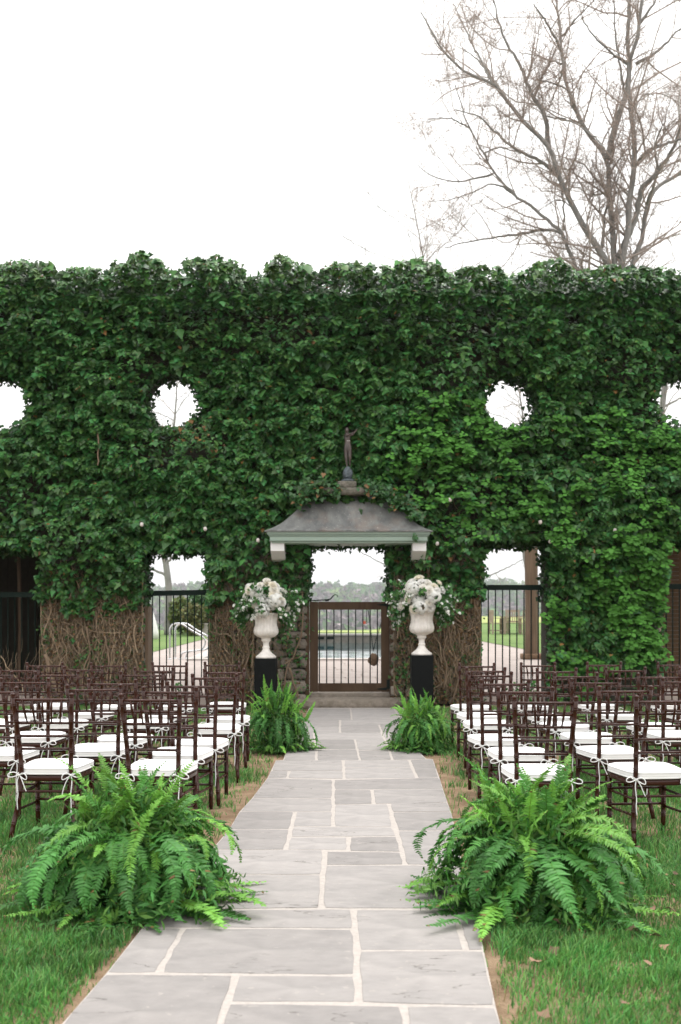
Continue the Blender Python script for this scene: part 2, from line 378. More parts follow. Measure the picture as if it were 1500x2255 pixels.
def inset_poly(pts, d):
    n = len(pts); A = sum(pts[i][0] * pts[(i + 1) % n][1] - pts[(i + 1) % n][0] * pts[i][1] for i in range(n))
    if A < 0: pts = pts[::-1]
    out = []
    for i in range(n):
        p0, p1, p2 = (Vector(pts[(i + k) % n]) for k in (-1, 0, 1))
        e1 = (p1 - p0).normalized(); e2 = (p2 - p1).normalized(); n1 = Vector((-e1.y, e1.x)); n2 = Vector((-e2.y, e2.x))
        bsc = (n1 + n2).normalized(); out.append(p1 + bsc * d / max(.35, bsc.dot(n1)))
    return out
for si, s in enumerate(SLABS):
    rnd = random.Random(si); w = inset_poly([Vector(G(*p)) for p in s], .0120)
    # slightly uneven, chipped outline
    out = []
    for i in range(len(w)):
        a, bq = w[i], w[(i + 1) % len(w)]; k = max(2, int((bq - a).length / .09)); e = (bq - a).normalized(); nn = Vector((-e.y, e.x))
        for j in range(k):
            t = j / k
            if j == 0: out.append(a + (bq - a) * .012 + nn * .004)
            else: out.append(a + (bq - a) * t + nn * (rnd.random() * .009 - .004))
    zt = .0 + rnd.uniform(-.0008, .0012); m = len(out); cx = sum((p for p in out), Vector((0, 0))) / m
    V = [(p.x - cx.x, p.y - cx.y, zt - .0015) for p in out] + [((p.x - cx.x) * .992, (p.y - cx.y) * .992, zt) for p in out] + [(p.x - cx.x, p.y - cx.y, -.03) for p in out]
    Fs = [tuple(range(m, 2 * m))]
    for i in range(m):
        j = (i + 1) % m; Fs.append((i, j, m + j, m + i)); Fs.append((2 * m + i, 2 * m + j, j, i))
    o = MB().add(V, Fs).build('flagstone', 'flagstone', path); o.location = (cx.x, cx.y, 0)

# ---------------- terrace, pool and park behind the wall
tm = MB(); POOLX0, POOLX1, POOLY0, POOLY1 = -3.45, 2.6, 24.8, 44.7
def slope_box(m, x0, x1, y0, y1, lo, hi):
    m.add([(x0, y0, -.3 if lo is None else TER(y0) + lo), (x1, y0, -.3 if lo is None else TER(y0) + lo), (x1, y1, -.3 if lo is None else TER(y1) + lo), (x0, y1, -.3 if lo is None else TER(y1) + lo), (x0, y0, TER(y0) + hi), (x1, y0, TER(y0) + hi), (x1, y1, TER(y1) + hi), (x0, y1, TER(y1) + hi)],
          [(3, 2, 1, 0), (4, 5, 6, 7), (0, 1, 5, 4), (1, 2, 6, 5), (2, 3, 7, 6), (3, 0, 4, 7)])
slope_box(tm, -30, 30, WY + .12, POOLY0, None, 0); slope_box(tm, -30, POOLX0, POOLY0, POOLY1, None, 0); slope_box(tm, POOLX1, 30, POOLY0, POOLY1, None, 0)
terr = tm.build('terrace', 'patio'); tag(terr, kind='structure')
# rows of terrace slabs seen through the gate and the side openings
def slab_field(x0, x1, y0, y1, seed):
    rr = random.Random(seed); y = y0
    while y < y1 - .2:
        h = rr.uniform(.5, .8); h = min(h, y1 - y); x = x0 + rr.uniform(-.5, 0)
        while x < x1:
            w_ = rr.uniform(.5, 1.1); m = MB().box(-w_ / 2 + .012, w_ / 2 - .012, -h / 2 + .012, h / 2 - .012, -.02, .012)
            o = m.build('slab', 'patio', terr); o.location = (x + w_ / 2, y + h / 2, TER(y + h / 2) + rr.uniform(0, .003)); o.rotation_euler.x = math.atan(.022); x += w_
        y += h
slab_field(-1.6, 1.6, WY + .6, 24.2, 3)
coping = MB(); slope_box(coping, POOLX0 - .35, POOLX1 + .35, POOLY0 - .35, POOLY0 + .03, .004, .04); slope_box(coping, POOLX0 - .35, POOLX0 + .03, POOLY0 + .031, POOLY1, .004, .04); slope_box(coping, POOLX1 - .03, POOLX1 + .35, POOLY0 + .031, POOLY1, .004, .04)
tag(coping.build('pool_edge', 'concrete'), kind='structure')
wm = MB().add([(POOLX0, POOLY0, .28), (POOLX1, POOLY0, .28), (POOLX1, POOLY1, .28), (POOLX0, POOLY1, .28)], [(0, 1, 2, 3)])
tag(wm.build('pool_water', 'pool_water'), kind='structure')
pw = empty('pool_wall', (0, 45.0, 0)); tag(pw, 'low rough stone wall closing the far end of the pool', 'wall')
MB().box(-5, 5, -.3, .3, -.2, .62).build('stone_face', 'pool_wall', pw); MB().box(-5.1, 5.1, -.36, .36, .622, .70).build('coping', 'concrete', pw)
for px in (706, 728): MB().box((px - 750) / F * 44.7 - .16, (px - 750) / F * 44.7 + .16, -.32, -.29, .45, .56).build('vent', 'iron', pw)
# park lawn: starts beside the terrace, runs to the crest where the wood begins
lawn = MB()
def lawn_z(x, y):
    k = float(sstep(2, 9, x)); return (.62 - .20 * float(sstep(46, 76, y))) * (1 - k) + (TER(min(y, 78)) + .015) * k - 63 * float(sstep(80, 520, y))
xs = np.linspace(-110, 110, 81); ys = np.concatenate([np.linspace(45.32, 80, 40), np.linspace(85, 580, 26)])
lawn.add([(x, y, lawn_z(x, y)) for y in ys for x in xs], [(j * 81 + i, j * 81 + i + 1, (j + 1) * 81 + i + 1, (j + 1) * 81 + i) for j in range(len(ys) - 1) for i in range(80)])
def quad_sheet(pts, z): return [(x, y, z) for x, y in pts]
for pts in ([GS(250, 1458), GS(322, 1440), GS(470, 1403), (-5.1, 45.3), (-29, 45.3), (-29, 23)],
            [GS(1000, 1401), GS(1057, 1412), GS(1165, 1432), GS(1330, 1475), (29, 22), (29, 45.3), (5.15, 45.3)]):
    lawn.add([(p[0], p[1], TER(p[1]) + .014) for p in pts], [tuple(range(len(pts)))])
tag(lawn.build('park_lawn', 'lawn_far', smooth=True), kind='structure')
gr = MB(); gp = [(x, y, lawn_z(x, y) + .03) for y in np.linspace(58, 77, 9) for x in np.linspace(-1.6, 16, 15)]
gr.add(gp, [(j * 15 + i, j * 15 + i + 1, (j + 1) * 15 + i + 1, (j + 1) * 15 + i) for j in range(8) for i in range(14)])
tag(gr.build('putting_green', 'green_far', smooth=True), kind='structure')
# wooded hills
hm = MB()
def hill_z(x, y): return -62 + 118 * float(sstep(1150, 2800, y)) + 40.0 * (float(fbm(x * .0034 + 3, y * .0016)) - .5) * float(sstep(700, 1300, y)) + 8 * float(sstep(-300, 200, x))
xs = np.linspace(-1100, 1100, 61); ys = np.linspace(480, 3050, 60)
hm.add([(x, y, hill_z(x, y)) for y in ys for x in xs], [(j * 61 + i, j * 61 + i + 1, (j + 1) * 61 + i + 1, (j + 1) * 61 + i) for j in range(59) for i in range(60)])
tag(hm.build('hills', 'hill', smooth=True), kind='structure')
tv = np.array([(-.5, 0, -.3), (.5, 0, -.3), (.15, .1, .6), (-.1, -.3, .2)]); tt = np.array([(0, 1, 2), (0, 3, 2)])
pos = []; colr = []; sc = []
for i in range(4600):
    y = 1000 + 1850 * RNG.random() ** 1.1; x = (RNG.random() * 2 - 1) * (y * .235 + 6); z0 = hill_z(x, y); h = RNG.uniform(20, 36); h *= 1 + .3 * (RNG.random() < .12); w_ = h * RNG.uniform(.32, .5)
    g = RNG.random(); up = (y - 1000) / 1850
    if g < .22 + .5 * up: c = np.array([.10, .185, .065]) * RNG.uniform(.7, 1.35)
    elif g < .30 + .5 * up: c = np.array([.16, .22, .08]) * RNG.uniform(.9, 1.4)
    else: c = np.array([.20, .165, .165]) * RNG.uniform(.7, 1.3)
    k = 27; u = RNG.normal(size=(k, 3)); u /= np.linalg.norm(u, axis=1, keepdims=True); u *= (RNG.random((k, 1)) ** .4)
    p = np.stack([x + u[:, 0] * w_, y + u[:, 1] * w_, z0 + h * .58 + u[:, 2] * h * .45], 1)
    pos.append(p); colr.append(np.tile(c, (k, 1)) * RNG.uniform(.8, 1.25, (k, 1))); sc.append(np.full(k, h * .25) * RNG.uniform(.7, 1.4, k))
pos = np.concatenate(pos); colr = np.concatenate(colr); sc = np.concatenate(sc)
rot = frames(RNG.normal(size=(len(pos), 3)), RNG.normal(size=(len(pos), 3)))
V, T, C = scatter(tv, tt, pos, rot, sc, colr)
tag(link('far_wood', fast_mesh('far_wood', V, T, 'wood_far', C)), 'hazy spring wood covering the far hillside beyond the pool', 'woodland', kind='stuff')

# ================================================================== THE IVY WALL
wall = empty('garden_wall', (0, WY, 0)); tag(wall, 'tall rubble stone garden wall with round windows and gate opening, under ivy', 'wall')
ROUNDS = [(4, 890, 66), (382, 886, 63), (1122, 886, 62), (1500, 882, 62)]
OPEN = [(-60, 95, 1205), (318, 462, 1206), (676, 860, 1190), (1057, 1204, 1190), (1450, 1600, 1188)]
TH = .45; wmb = MB()
def wbox(px0, px1, py0, py1): wmb.box(wx(px0), wx(px1), .035, TH, wz(py1), wz(py0))
wbox(-320, 1820, 655, 816); wbox(-320, 1820, 956, 1188)
xs_ = [-320] + [v for c, _, _ in ROUNDS for v in (c - 70, c + 70)] + [1820]
for i in range(0, len(xs_), 2): wbox(xs_[i], xs_[i + 1], 816, 956)
for cx, cy, r in ROUNDS:
    n = 40; V = []; Fs = []
    for y in (.035, TH):
        for ring in (0, 1):
            for k in range(n):
                a = 2 * math.pi * k / n; c_, s_ = math.cos(a), math.sin(a)
                if ring == 0: q = (cx + r * c_, cy + r * s_)
                else:
                    m = 70 / max(abs(c_), abs(s_)); q = (cx + m * c_, 886 + m * s_)
                V.append((wx(q[0]), y, wz(q[1])))
    for k in range(n):
        j = (k + 1) % n; Fs += [(k, j, n + j, n + k), (2 * n + k, 3 * n + k, 3 * n + j, 2 * n + j), (k, 2 * n + k, 2 * n + j, j)]
    wmb.add(V, Fs)
pz0 = HY + CH / WS
for a, b_ in ((-320, -60), (95, 318), (462, 676), (860, 1057), (1204, 1450), (1600, 1820)): wmb.box(wx(a), wx(b_), .035, TH, -.1, wz(1188))
for a, b_, t in OPEN:
    if t > 1188: wbox(a, b_, 1188, t)
wmb.build('masonry', 'rubble_mortar', wall)
# rubble stones where the wall shows: each one its own piece
svar = [bm_mesh(rough_box(1, 1, 1, k, 3, .07, .8), 'stone', 'rubble') for k in range(10)]
for (pa, pb) in ((462, 676), (860, 1057), (95, 318)):
    z = 0.0; rr = random.Random(pa); x0, x1 = wx(pa), wx(pb)
    top = 2.5 if pa != 95 else 1.6
    while z < top:
        h = rr.uniform(.11, .22); x = x0
        while x < x1 - .02:
            w_ = rr.uniform(.14, .40)
            if x + w_ > x1 - .12: w_ = x1 - x
            hh = h * rr.uniform(.88, 1.0); atl = x == x0; atr = x + w_ >= x1 - .001
            o = link('stone', svar[rr.randrange(10)], wall); dp = .30 if (atl or atr) else .14
            o.scale = (w_ * 1.02, dp, hh * 1.03); o.location = (x + w_ / 2 + (-.012 if atl else .012 if atr else 0), dp / 2 - .03 + rr.uniform(-.012, .012), z + h / 2)
            o.rotation_euler = (0, rr.uniform(-.05, .05), 0); x += w_
        z += h * .98
for a, b_, t in OPEN[:2] + OPEN[3:]:                     # lintels
    m = rough_box(wx(b_) - wx(a) + .3, .5, .16, a, 4, .012, .5); o = link('lintel', bm_mesh(m, 'lintel', 'pale_stone'), wall)
    o.location = ((wx(a) + wx(b_)) / 2, .25, wz(t) + .06)

# ---------------- ivy
def ivy_leaf():
    o = [(0, .03), (.22, -.10), (.52, .12), (.30, .46), (0, 1.0), (-.30, .46), (-.52, .12), (-.22, -.10)]
    V = [(x, y, -.22 * abs(x) - .10 * max(0, y - .4)) for x, y in o]
    return np.array(V), np.array([(0, 1, 2), (0, 2, 3), (0, 3, 4), (0, 4, 5), (0, 5, 6), (0, 6, 7)])
def round_leaf():
    o = [(0, 0), (.26, .06), (.44, .32), (.38, .68), (0, 1.0), (-.38, .68), (-.44, .32), (-.26, .06)]
    V = [(0, .45, .05)] + [(x, y, -.12 * abs(x)) for x, y in o]; n = len(o)
    return np.array(V), np.array([(0, 1 + i, 1 + (i + 1) % n) for i in range(n)])
IV, IT = ivy_leaf(); HV, HT = round_leaf()
def top_row(px):        # photo row of the ragged top edge
    lumps = [(60, 560, 90), (200, 590, 80), (320, 552, 70), (480, 558, 75), (640, 562, 65), (760, 566, 70), (900, 572, 75), (1050, 596, 90), (1200, 590, 80), (1330, 592, 60), (1440, 590, 90), (-120, 570, 100), (1620, 592, 110)]
    y = np.full_like(px, 624.0)
    for c, t, w_ in lumps: y = np.minimum(y, 603 + (t - 580) * .60 + 30 * ((px - c) / w_) ** 2)
    return np.minimum(y, 624) + 8 * (vn(px * .06, 3.3) - .5) * 2
def in_open(px, py, grow=0.0):
    m = np.zeros(px.shape, bool)
    for cx, cy, r in ROUNDS: m |= ((px - cx) ** 2 + (py - cy) ** 2) < (r + grow) ** 2
    for a, b_, t in OPEN: m |= (px > a - grow) & (px < b_ + grow) & (py > t - grow)
    return m
def bottom_row(px):
    xs = [-320, -60, 95, 120, 170, 240, 318, 462, 500, 560, 600, 676, 860, 900, 960, 1057, 1190, 1204, 1450, 1600, 1820]
    ys = [1330, 1330, 1340, 1345, 1332, 1345, 1335, 1345, 1330, 1330, 1290, 1275, 1275, 1300, 1312, 1318, 1330, 1490, 1470, 1480, 1480]
    return np.interp(px, xs, ys)
def bulge(x, z, px, py):
    d = .06 + .34 * fbm(x * .95 + 11, z * 1.5, 2.0, 2) ** 1.5 * 1.5 + .12 * fbm(x * 3.6, z * 4.6, 5.0, 2)
    d = d + .20 * (1 - sstep(600, 780, py)) * (.5 + fbm(x * 1.4, z * .8 + 9, 1.0, 2))
    d = d * (.35 + .65 * (1 - sstep(1230, 1345, py)))
    d = d * (1 - .72 * np.exp(-(((px - 768) / 50) ** 4 + ((py - 985) / 85) ** 4)))      # clipped back behind the statue
    # the growth thins towards the openings
    for cx, cy, r in ROUNDS: d = d * (.45 + .55 * sstep(r, r + 60, np.hypot(px - cx, py - cy)))
    return d
def clumps(x, z, cell=.21):
    """nearest clump of shoots: distance (in cells) and offset from its middle"""
    gx, gz = x / cell, z / cell; ix, iz = np.floor(gx).astype(int), np.floor(gz).astype(int); best = np.full(x.shape, 9.0); ox = np.zeros_like(x); oz = np.zeros_like(x); tone = np.zeros_like(x)
    for a in (-1, 0, 1):
        for b_ in (-1, 0, 1):
            cx, cz = ix + a, iz + b_; jx = cx + .1 + .8 * _tab[cx & 63, cz & 63, 5]; jz = cz + .1 + .8 * _tab[cx & 63, cz & 63, 9]; d = np.hypot((gx - jx) * .85, gz - jz); m = d < best
            best = np.where(m, d, best); ox = np.where(m, gx - jx, ox); oz = np.where(m, gz - jz, oz); tone = np.where(m, _tab[cx & 63, cz & 63, 13], tone)
    return best, ox, oz, tone
def leaf_colors(n, base, rng, spread=.35, hue=.18):
    c = np.tile(np.array(base), (n, 1)) * rng.uniform(1 - spread, 1 + spread, (n, 1))
    c[:, 0] *= rng.uniform(1 - hue, 1 + hue * 2.2, n); c[:, 2] *= rng.uniform(1 - hue, 1 + hue, n); return c
N = 400000
px = RNG.uniform(-190, 1690, N); py = RNG.uniform(545, 1560, N); py[360000:] = RNG.uniform(570, 690, 40000)
je = 9 * (vn(px * .05, py * .05) - .5) * 2
tr = top_row(px); br = bottom_row(px) + 26 * (vn(px * .045, 8.8) - .5) * 2
dens = ((py > tr) & (py < br)).astype(float)
low = (py >= br) & (py < 1545)
patch = fbm(px * .02, py * .02, 4.4, 2)
dens[low] = np.where(patch[low] > .60, .50, .05)
dens[low & (px > 585) & (px < 690) & (py < 1345)] *= 2.2
dens *= ~in_open(px, py, -3 + 0 * je) | (vn(px * .09, py * .09, 2.0) > .80) & in_open(px, py, -3) & ~in_open(px, py, -13)
dens[((px - 730) ** 2 / 60 ** 2 + (py - 645) ** 2 / 14 ** 2) < 1] *= .25        # a thin place near the top
hyd = np.maximum.reduce([1 - sstep(.6, 1.1, np.hypot((px - 1015) / 175, (py - 1030) / 165)), ((px > 1190) & (px < 1470) & (py > 1185)) * 1.0,
                         ((px > 1180) & (py > 905) & (py <= 1185)) * (.35 + .5 * (vn(px * .012, py * .012) > .45)), ((px > 860) & (px <= 1200) & (py > 1080) & (py < 1205)) * .65])
hyd = hyd * sstep(.32, .52, fbm(px * .017 + 5, py * .017, 1.0, 2))
cd, cox, coz, ctone = clumps(wx(px), wz(py))
thin = np.clip(1.15 - 1.2 * np.maximum(0, cd - .30) - 1.25 * np.maximum(0, -coz - .08), .10, 1) * (.35 + .65 * sstep(.30, .52, fbm(wx(px) * .9, wz(py) * 1.5, 7.0, 2)))
thin = np.maximum(thin, 1.1 * (1 - sstep(660, 720, py)))
keep = RNG.random(N) < dens * .74 * np.where(low, 1, thin)
px, py, hyd, low, cd, cox, coz, ctone = (q[keep] for q in (px, py, hyd, low, cd, cox, coz, ctone)); n = len(px)
x = wx(px); z = wz(py); D = bulge(x, z, px, py); D = D * .85 + np.where(low, 0, (.08 + .20 * ctone) * (1 - .6 * np.exp(-(((px - 768) / 48) ** 4 + ((py - 985) / 82) ** 4))) * np.clip(1 - (cd / .62) ** 2, -.3, 1))
dz_ = RNG.exponential(.045, n); dz_ = np.where(RNG.random(n) < .16, RNG.uniform(.1, .5, n), dz_); y = WY - np.maximum(.01, D - dz_)
upm = (1 - sstep(0, 46, py - top_row(px)))
inner = py < 660
y = np.where(inner & (RNG.random(n) < .5), WY + RNG.uniform(-.35, .55, n), y)
nor = np.stack([RNG.normal(0, .36, n) + .7 * cox, -.72 + RNG.normal(0, .25, n), .72 - .25 * upm + RNG.normal(0, .30, n) + .5 * coz], 1)
tip = np.stack([RNG.normal(0, .40, n), np.full(n, -.25) + RNG.normal(0, .2, n), -1 + .6 * upm + RNG.normal(0, .3, n)], 1)
size = np.clip(RNG.lognormal(math.log(.066), .32, n), .032, .14) * (1 + .35 * (RNG.random(n) < .08)) * np.where(low, .6, 1)
ish = RNG.random(n) < hyd * .15 * (cd < .55)
col = leaf_colors(n, (.036, .112, .029), RNG, .66, .24)
col *= (.62 + .4 * fbm(x * 1.7, z * 1.7, 3.0, 2) + .38 * ctone)[:, None]
warm = (1 - sstep(560, 680, py)) * .35; col[:, 0] *= 1 + warm; col[:, 1] *= 1 + warm * .35
brown = (RNG.random(n) < .011 + .05 * np.exp(-((px - 425) ** 2 / 60 ** 2 + (py - 965) ** 2 / 35 ** 2)) * 4 + .10 * np.exp(-((px - 715) ** 2 / 40 ** 2 + (py - 605) ** 2 / 25 ** 2)) + .03 * (py < 600) + .05 * np.exp(-((px - 765) ** 2 / 70 ** 2 + (py - 1000) ** 2 / 70 ** 2)))
size[brown] *= .78; col[brown] = np.array([.22, .12, .045]) * RNG.uniform(.45, 1.25, (brown.sum(), 1)); ish &= ~brown
pos = np.stack([x, y, z], 1); A = ~ish
# leaves on the soffits and inner faces of the openings
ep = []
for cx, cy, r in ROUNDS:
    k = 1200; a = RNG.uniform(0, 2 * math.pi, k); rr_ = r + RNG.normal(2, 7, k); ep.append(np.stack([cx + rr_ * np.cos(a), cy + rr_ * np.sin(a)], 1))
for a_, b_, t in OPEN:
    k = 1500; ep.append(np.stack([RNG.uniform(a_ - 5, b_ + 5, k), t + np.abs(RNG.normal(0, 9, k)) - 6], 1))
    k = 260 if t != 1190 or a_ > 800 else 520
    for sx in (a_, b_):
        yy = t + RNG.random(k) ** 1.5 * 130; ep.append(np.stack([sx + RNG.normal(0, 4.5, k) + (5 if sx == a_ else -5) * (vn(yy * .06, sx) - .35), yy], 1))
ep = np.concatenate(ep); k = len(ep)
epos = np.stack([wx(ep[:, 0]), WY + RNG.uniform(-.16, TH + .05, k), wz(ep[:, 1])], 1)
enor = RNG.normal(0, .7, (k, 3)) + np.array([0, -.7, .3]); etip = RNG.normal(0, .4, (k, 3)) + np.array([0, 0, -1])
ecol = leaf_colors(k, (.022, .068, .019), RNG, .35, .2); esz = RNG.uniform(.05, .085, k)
# ivy creeping over the stone blocks and down the hood's hips
hp = []
for (cx, cy, sx, sy, k) in ((692, 1072, 26, 18, 260), (742, 1080, 7, 13, 70), (836, 1080, 24, 11, 220), (880, 1106, 26, 13, 220), (914, 1134, 16, 9, 90), (662, 1100, 18, 12, 120), (914, 1182, 5, 9, 18), (815, 1062, 12, 6, 25), (718, 1062, 12, 6, 25)):
    hp.append(np.concatenate([RNG.normal(0, 1, (k, 2)) * (sx, sy) * .6 + (cx, cy)], 0))
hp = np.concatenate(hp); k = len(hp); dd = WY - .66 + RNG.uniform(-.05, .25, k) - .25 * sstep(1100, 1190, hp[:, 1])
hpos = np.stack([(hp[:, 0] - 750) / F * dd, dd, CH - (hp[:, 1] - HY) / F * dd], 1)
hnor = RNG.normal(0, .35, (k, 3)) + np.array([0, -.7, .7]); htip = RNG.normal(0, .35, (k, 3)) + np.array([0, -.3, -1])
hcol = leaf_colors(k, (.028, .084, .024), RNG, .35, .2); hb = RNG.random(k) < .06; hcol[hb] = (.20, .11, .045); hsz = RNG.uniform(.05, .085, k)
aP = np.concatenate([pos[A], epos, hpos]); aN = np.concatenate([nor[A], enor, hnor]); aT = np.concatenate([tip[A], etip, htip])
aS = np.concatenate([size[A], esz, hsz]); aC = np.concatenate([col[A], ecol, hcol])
ivy = empty('ivy', (0, WY, 0)); tag(ivy, 'dark green ivy with lobed leaves matting the stone wall', 'climbing plant')
rot = frames(aN, aT)
score = aS * 10 + (WY - aP[:, 1]) + (aN[:, 2] > .2) * .1; score[(aP[:, 0] < -4.9) | (aP[:, 0] > 4.9) | (aP[:, 2] > 6.2)] = -9
big = np.argsort(-score)[:300]; rest = np.ones(len(aP), bool); rest[big] = False
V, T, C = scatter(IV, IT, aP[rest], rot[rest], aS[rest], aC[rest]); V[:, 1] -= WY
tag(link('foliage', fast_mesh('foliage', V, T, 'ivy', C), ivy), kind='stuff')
def leaf_parts(parent, tv, tt, idx, P_, R_, S_, C_, mat, name='leaf'):
    lib = []
    for q in range(8):
        c = np.median(C_[idx], 0) * (.72 + .085 * q); lib.append(fast_mesh(name, tv, tt, mat, np.tile(c, (len(tv), 1))))
    br_ = fast_mesh(name, tv, tt, mat, np.tile((.20, .11, .045), (len(tv), 1)))
    for i in idx:
        o = link(name, br_ if C_[i, 0] > C_[i, 1] else lib[int(min(7, max(0, (C_[i, 1] / np.median(C_[idx, 1]) - .72) / .085)))], parent)
        M = Matrix([[float(v) for v in row] for row in R_[i]]).to_4x4(); s = float(S_[i])
        o.matrix_local = Matrix.Translation((float(P_[i, 0]), float(P_[i, 1] - WY), float(P_[i, 2]))) @ M @ Matrix.Diagonal((s, s, s, 1))
leaf_parts(ivy, IV, IT, big, aP, rot, aS, aC, 'ivy')
# the fresher, round-leaved climber on the right-hand piers: sprays of three to five leaves standing proud
hy = empty('climbing_hydrangea', (0, WY, 0)); tag(hy, 'bright green round-leaved climber spreading over the ivy beside the timber post', 'climbing plant')
sp = pos[ish]; sd_ = D[ish]; bP, bN, bT, bS, bC = [], [], [], [], []
for i in range(len(sp)):
    k = RNG.integers(3, 6); c0 = sp[i] + np.array([0, -.05 - .09 * RNG.random(), 0]); tone = RNG.uniform(.7, 1.35) * (.75 + .5 * float(vn(sp[i, 0] * 2.2, sp[i, 2] * 2.2, 4.0))); a0 = RNG.uniform(0, 6.28)
    for q in range(k):
        a = a0 + q * 2.4; off = np.array([math.cos(a), -.25 * RNG.random(), math.sin(a) * .7]) * RNG.uniform(.01, .03)
        bP.append(c0 + off); bN.append(np.array([math.cos(a) * .35, -.65, .75]) + RNG.normal(0, .22, 3)); bT.append(np.array([math.cos(a), -.35, math.sin(a) * .7 - .25])); bS.append(RNG.uniform(.055, .095))
        bC.append(np.array([.076, .212, .038]) * tone * RNG.uniform(.85, 1.15))
bP, bN, bT, bS, bC = map(np.array, (bP, bN, bT, bS, bC)); rot = frames(bN, bT)
score = bS * 10 + (WY - bP[:, 1]); score[(bP[:, 0] > 4.9)] = -9; big = np.argsort(-score)[:300]; rest = np.ones(len(bP), bool); rest[big] = False
V, T, C = scatter(HV, HT, bP[rest], rot[rest], bS[rest], bC[rest]); V[:, 1] -= WY
tag(link('foliage', fast_mesh('foliage', V, T, 'hydrangea_leaf', C), hy), kind='stuff')
leaf_parts(hy, HV, HT, big, bP, rot, bS, bC, 'hydrangea_leaf')

# ---------------- bare stems on the lower wall
def tubes_np(paths, radii, sides=3):
    """many thin tubes: paths (N,K,3), radii (N,K)"""
    paths = np.asarray(paths); N, K, _ = paths.shape
    t = np.gradient(paths, axis=1); t /= np.linalg.norm(t, axis=2, keepdims=True) + 1e-9
    ref = np.where(np.abs(t[..., 2:3]) > .9, np.array([1., 0, 0]), np.array([0, 0, 1.]))
    a = np.cross(t, ref); a /= np.linalg.norm(a, axis=2, keepdims=True) + 1e-9; b_ = np.cross(t, a)
    ang = np.arange(sides) * 2 * math.pi / sides
    V = paths[:, :, None, :] + radii[:, :, None, None] * (a[:, :, None, :] * np.cos(ang)[None, None, :, None] + b_[:, :, None, :] * np.sin(ang)[None, None, :, None])
    idx = np.arange(N * K * sides).reshape(N, K, sides); i0 = idx[:, :-1, :]; i1 = idx[:, 1:, :]; j0 = np.roll(i0, -1, 2); j1 = np.roll(i1, -1, 2)
    T = np.concatenate([np.stack([i0, j0, j1], -1).reshape(-1, 3), np.stack([i0, j1, i1], -1).reshape(-1, 3)])
    return V.reshape(-1, 3), T
regs = [(95, 318, 1325, 1545, 1150), (462, 560, 1315, 1545, 560), (560, 668, 1330, 1545, 70), (866, 930, 1290, 1545, 260), (930, 1057, 1300, 1548, 860), (1210, 1440, 1200, 1500, 160), (-60, 95, 1480, 1545, 60), (462, 676, 1150, 1330, 60), (860, 1057, 1150, 1300, 60)]
paths = []; rad = []; cols = []; K = 9
for a_, b_, t0, t1, k in regs:
    for i in range(k):
        x = RNG.uniform(wx(a_) + .02, wx(b_) - .02); z = RNG.uniform(wz(t1), wz(t0)); dp = RNG.uniform(.015, .09) + .05 * RNG.random(); ang = RNG.normal(math.pi / 2, .75); st = RNG.uniform(.03, .10); r0 = .0025 + .013 * RNG.random() ** 4
        p = []
        for q in range(K):
            p.append((min(max(x, wx(a_) + .01), wx(b_) - .01), WY - dp, max(z, -.02))); ang += RNG.normal(0, .34); ang += (math.pi / 2 - ang) * .2
            x += math.cos(ang) * st; z += math.sin(ang) * st; dp = min(.16, max(.012, dp + RNG.normal(0, .014)))
        paths.append(p); rad.append(r0 * np.linspace(1, .6, K)); cols.append(np.array([.31, .235, .16]) * RNG.uniform(.4, 1.3))
V, T = tubes_np(np.array(paths), np.array(rad), 3); C = np.repeat(np.array(cols), K * 3, 0); V[:, 1] -= WY
tag(link('bare_stems', fast_mesh('bare_stems', V, T, 'vine', C, True), ivy), kind='stuff')
# dead leaf litter caught in the stems
k = 7500; lp = []
for a_, b_, t0, t1, kk in regs[:5]:
    q = int(k * kk / 2980); lp.append(np.stack([RNG.uniform(a_, b_, q), RNG.uniform(t0, t1, q)], 1))
lp = np.concatenate(lp); k = len(lp); lpos = np.stack([wx(lp[:, 0]), -RNG.uniform(.02, .12, k), wz(lp[:, 1])], 1)
lc = np.array([.20, .125, .065]) * RNG.uniform(.4, 1.3, (k, 1)); gq = RNG.random(k) < .16; lc[gq] = np.array([.05, .13, .03]) * RNG.uniform(.7, 1.4, (gq.sum(), 1))
V, T, C = scatter(HV, HT, lpos, frames(RNG.normal(size=(k, 3)) + np.array([0, -1, .2]), RNG.normal(size=(k, 3)) + np.array([0, 0, -.8])), RNG.uniform(.02, .05, k), lc)
tag(link('dead_leaves', fast_mesh('dead_leaves', V, T, 'vine', C), ivy), kind='stuff')
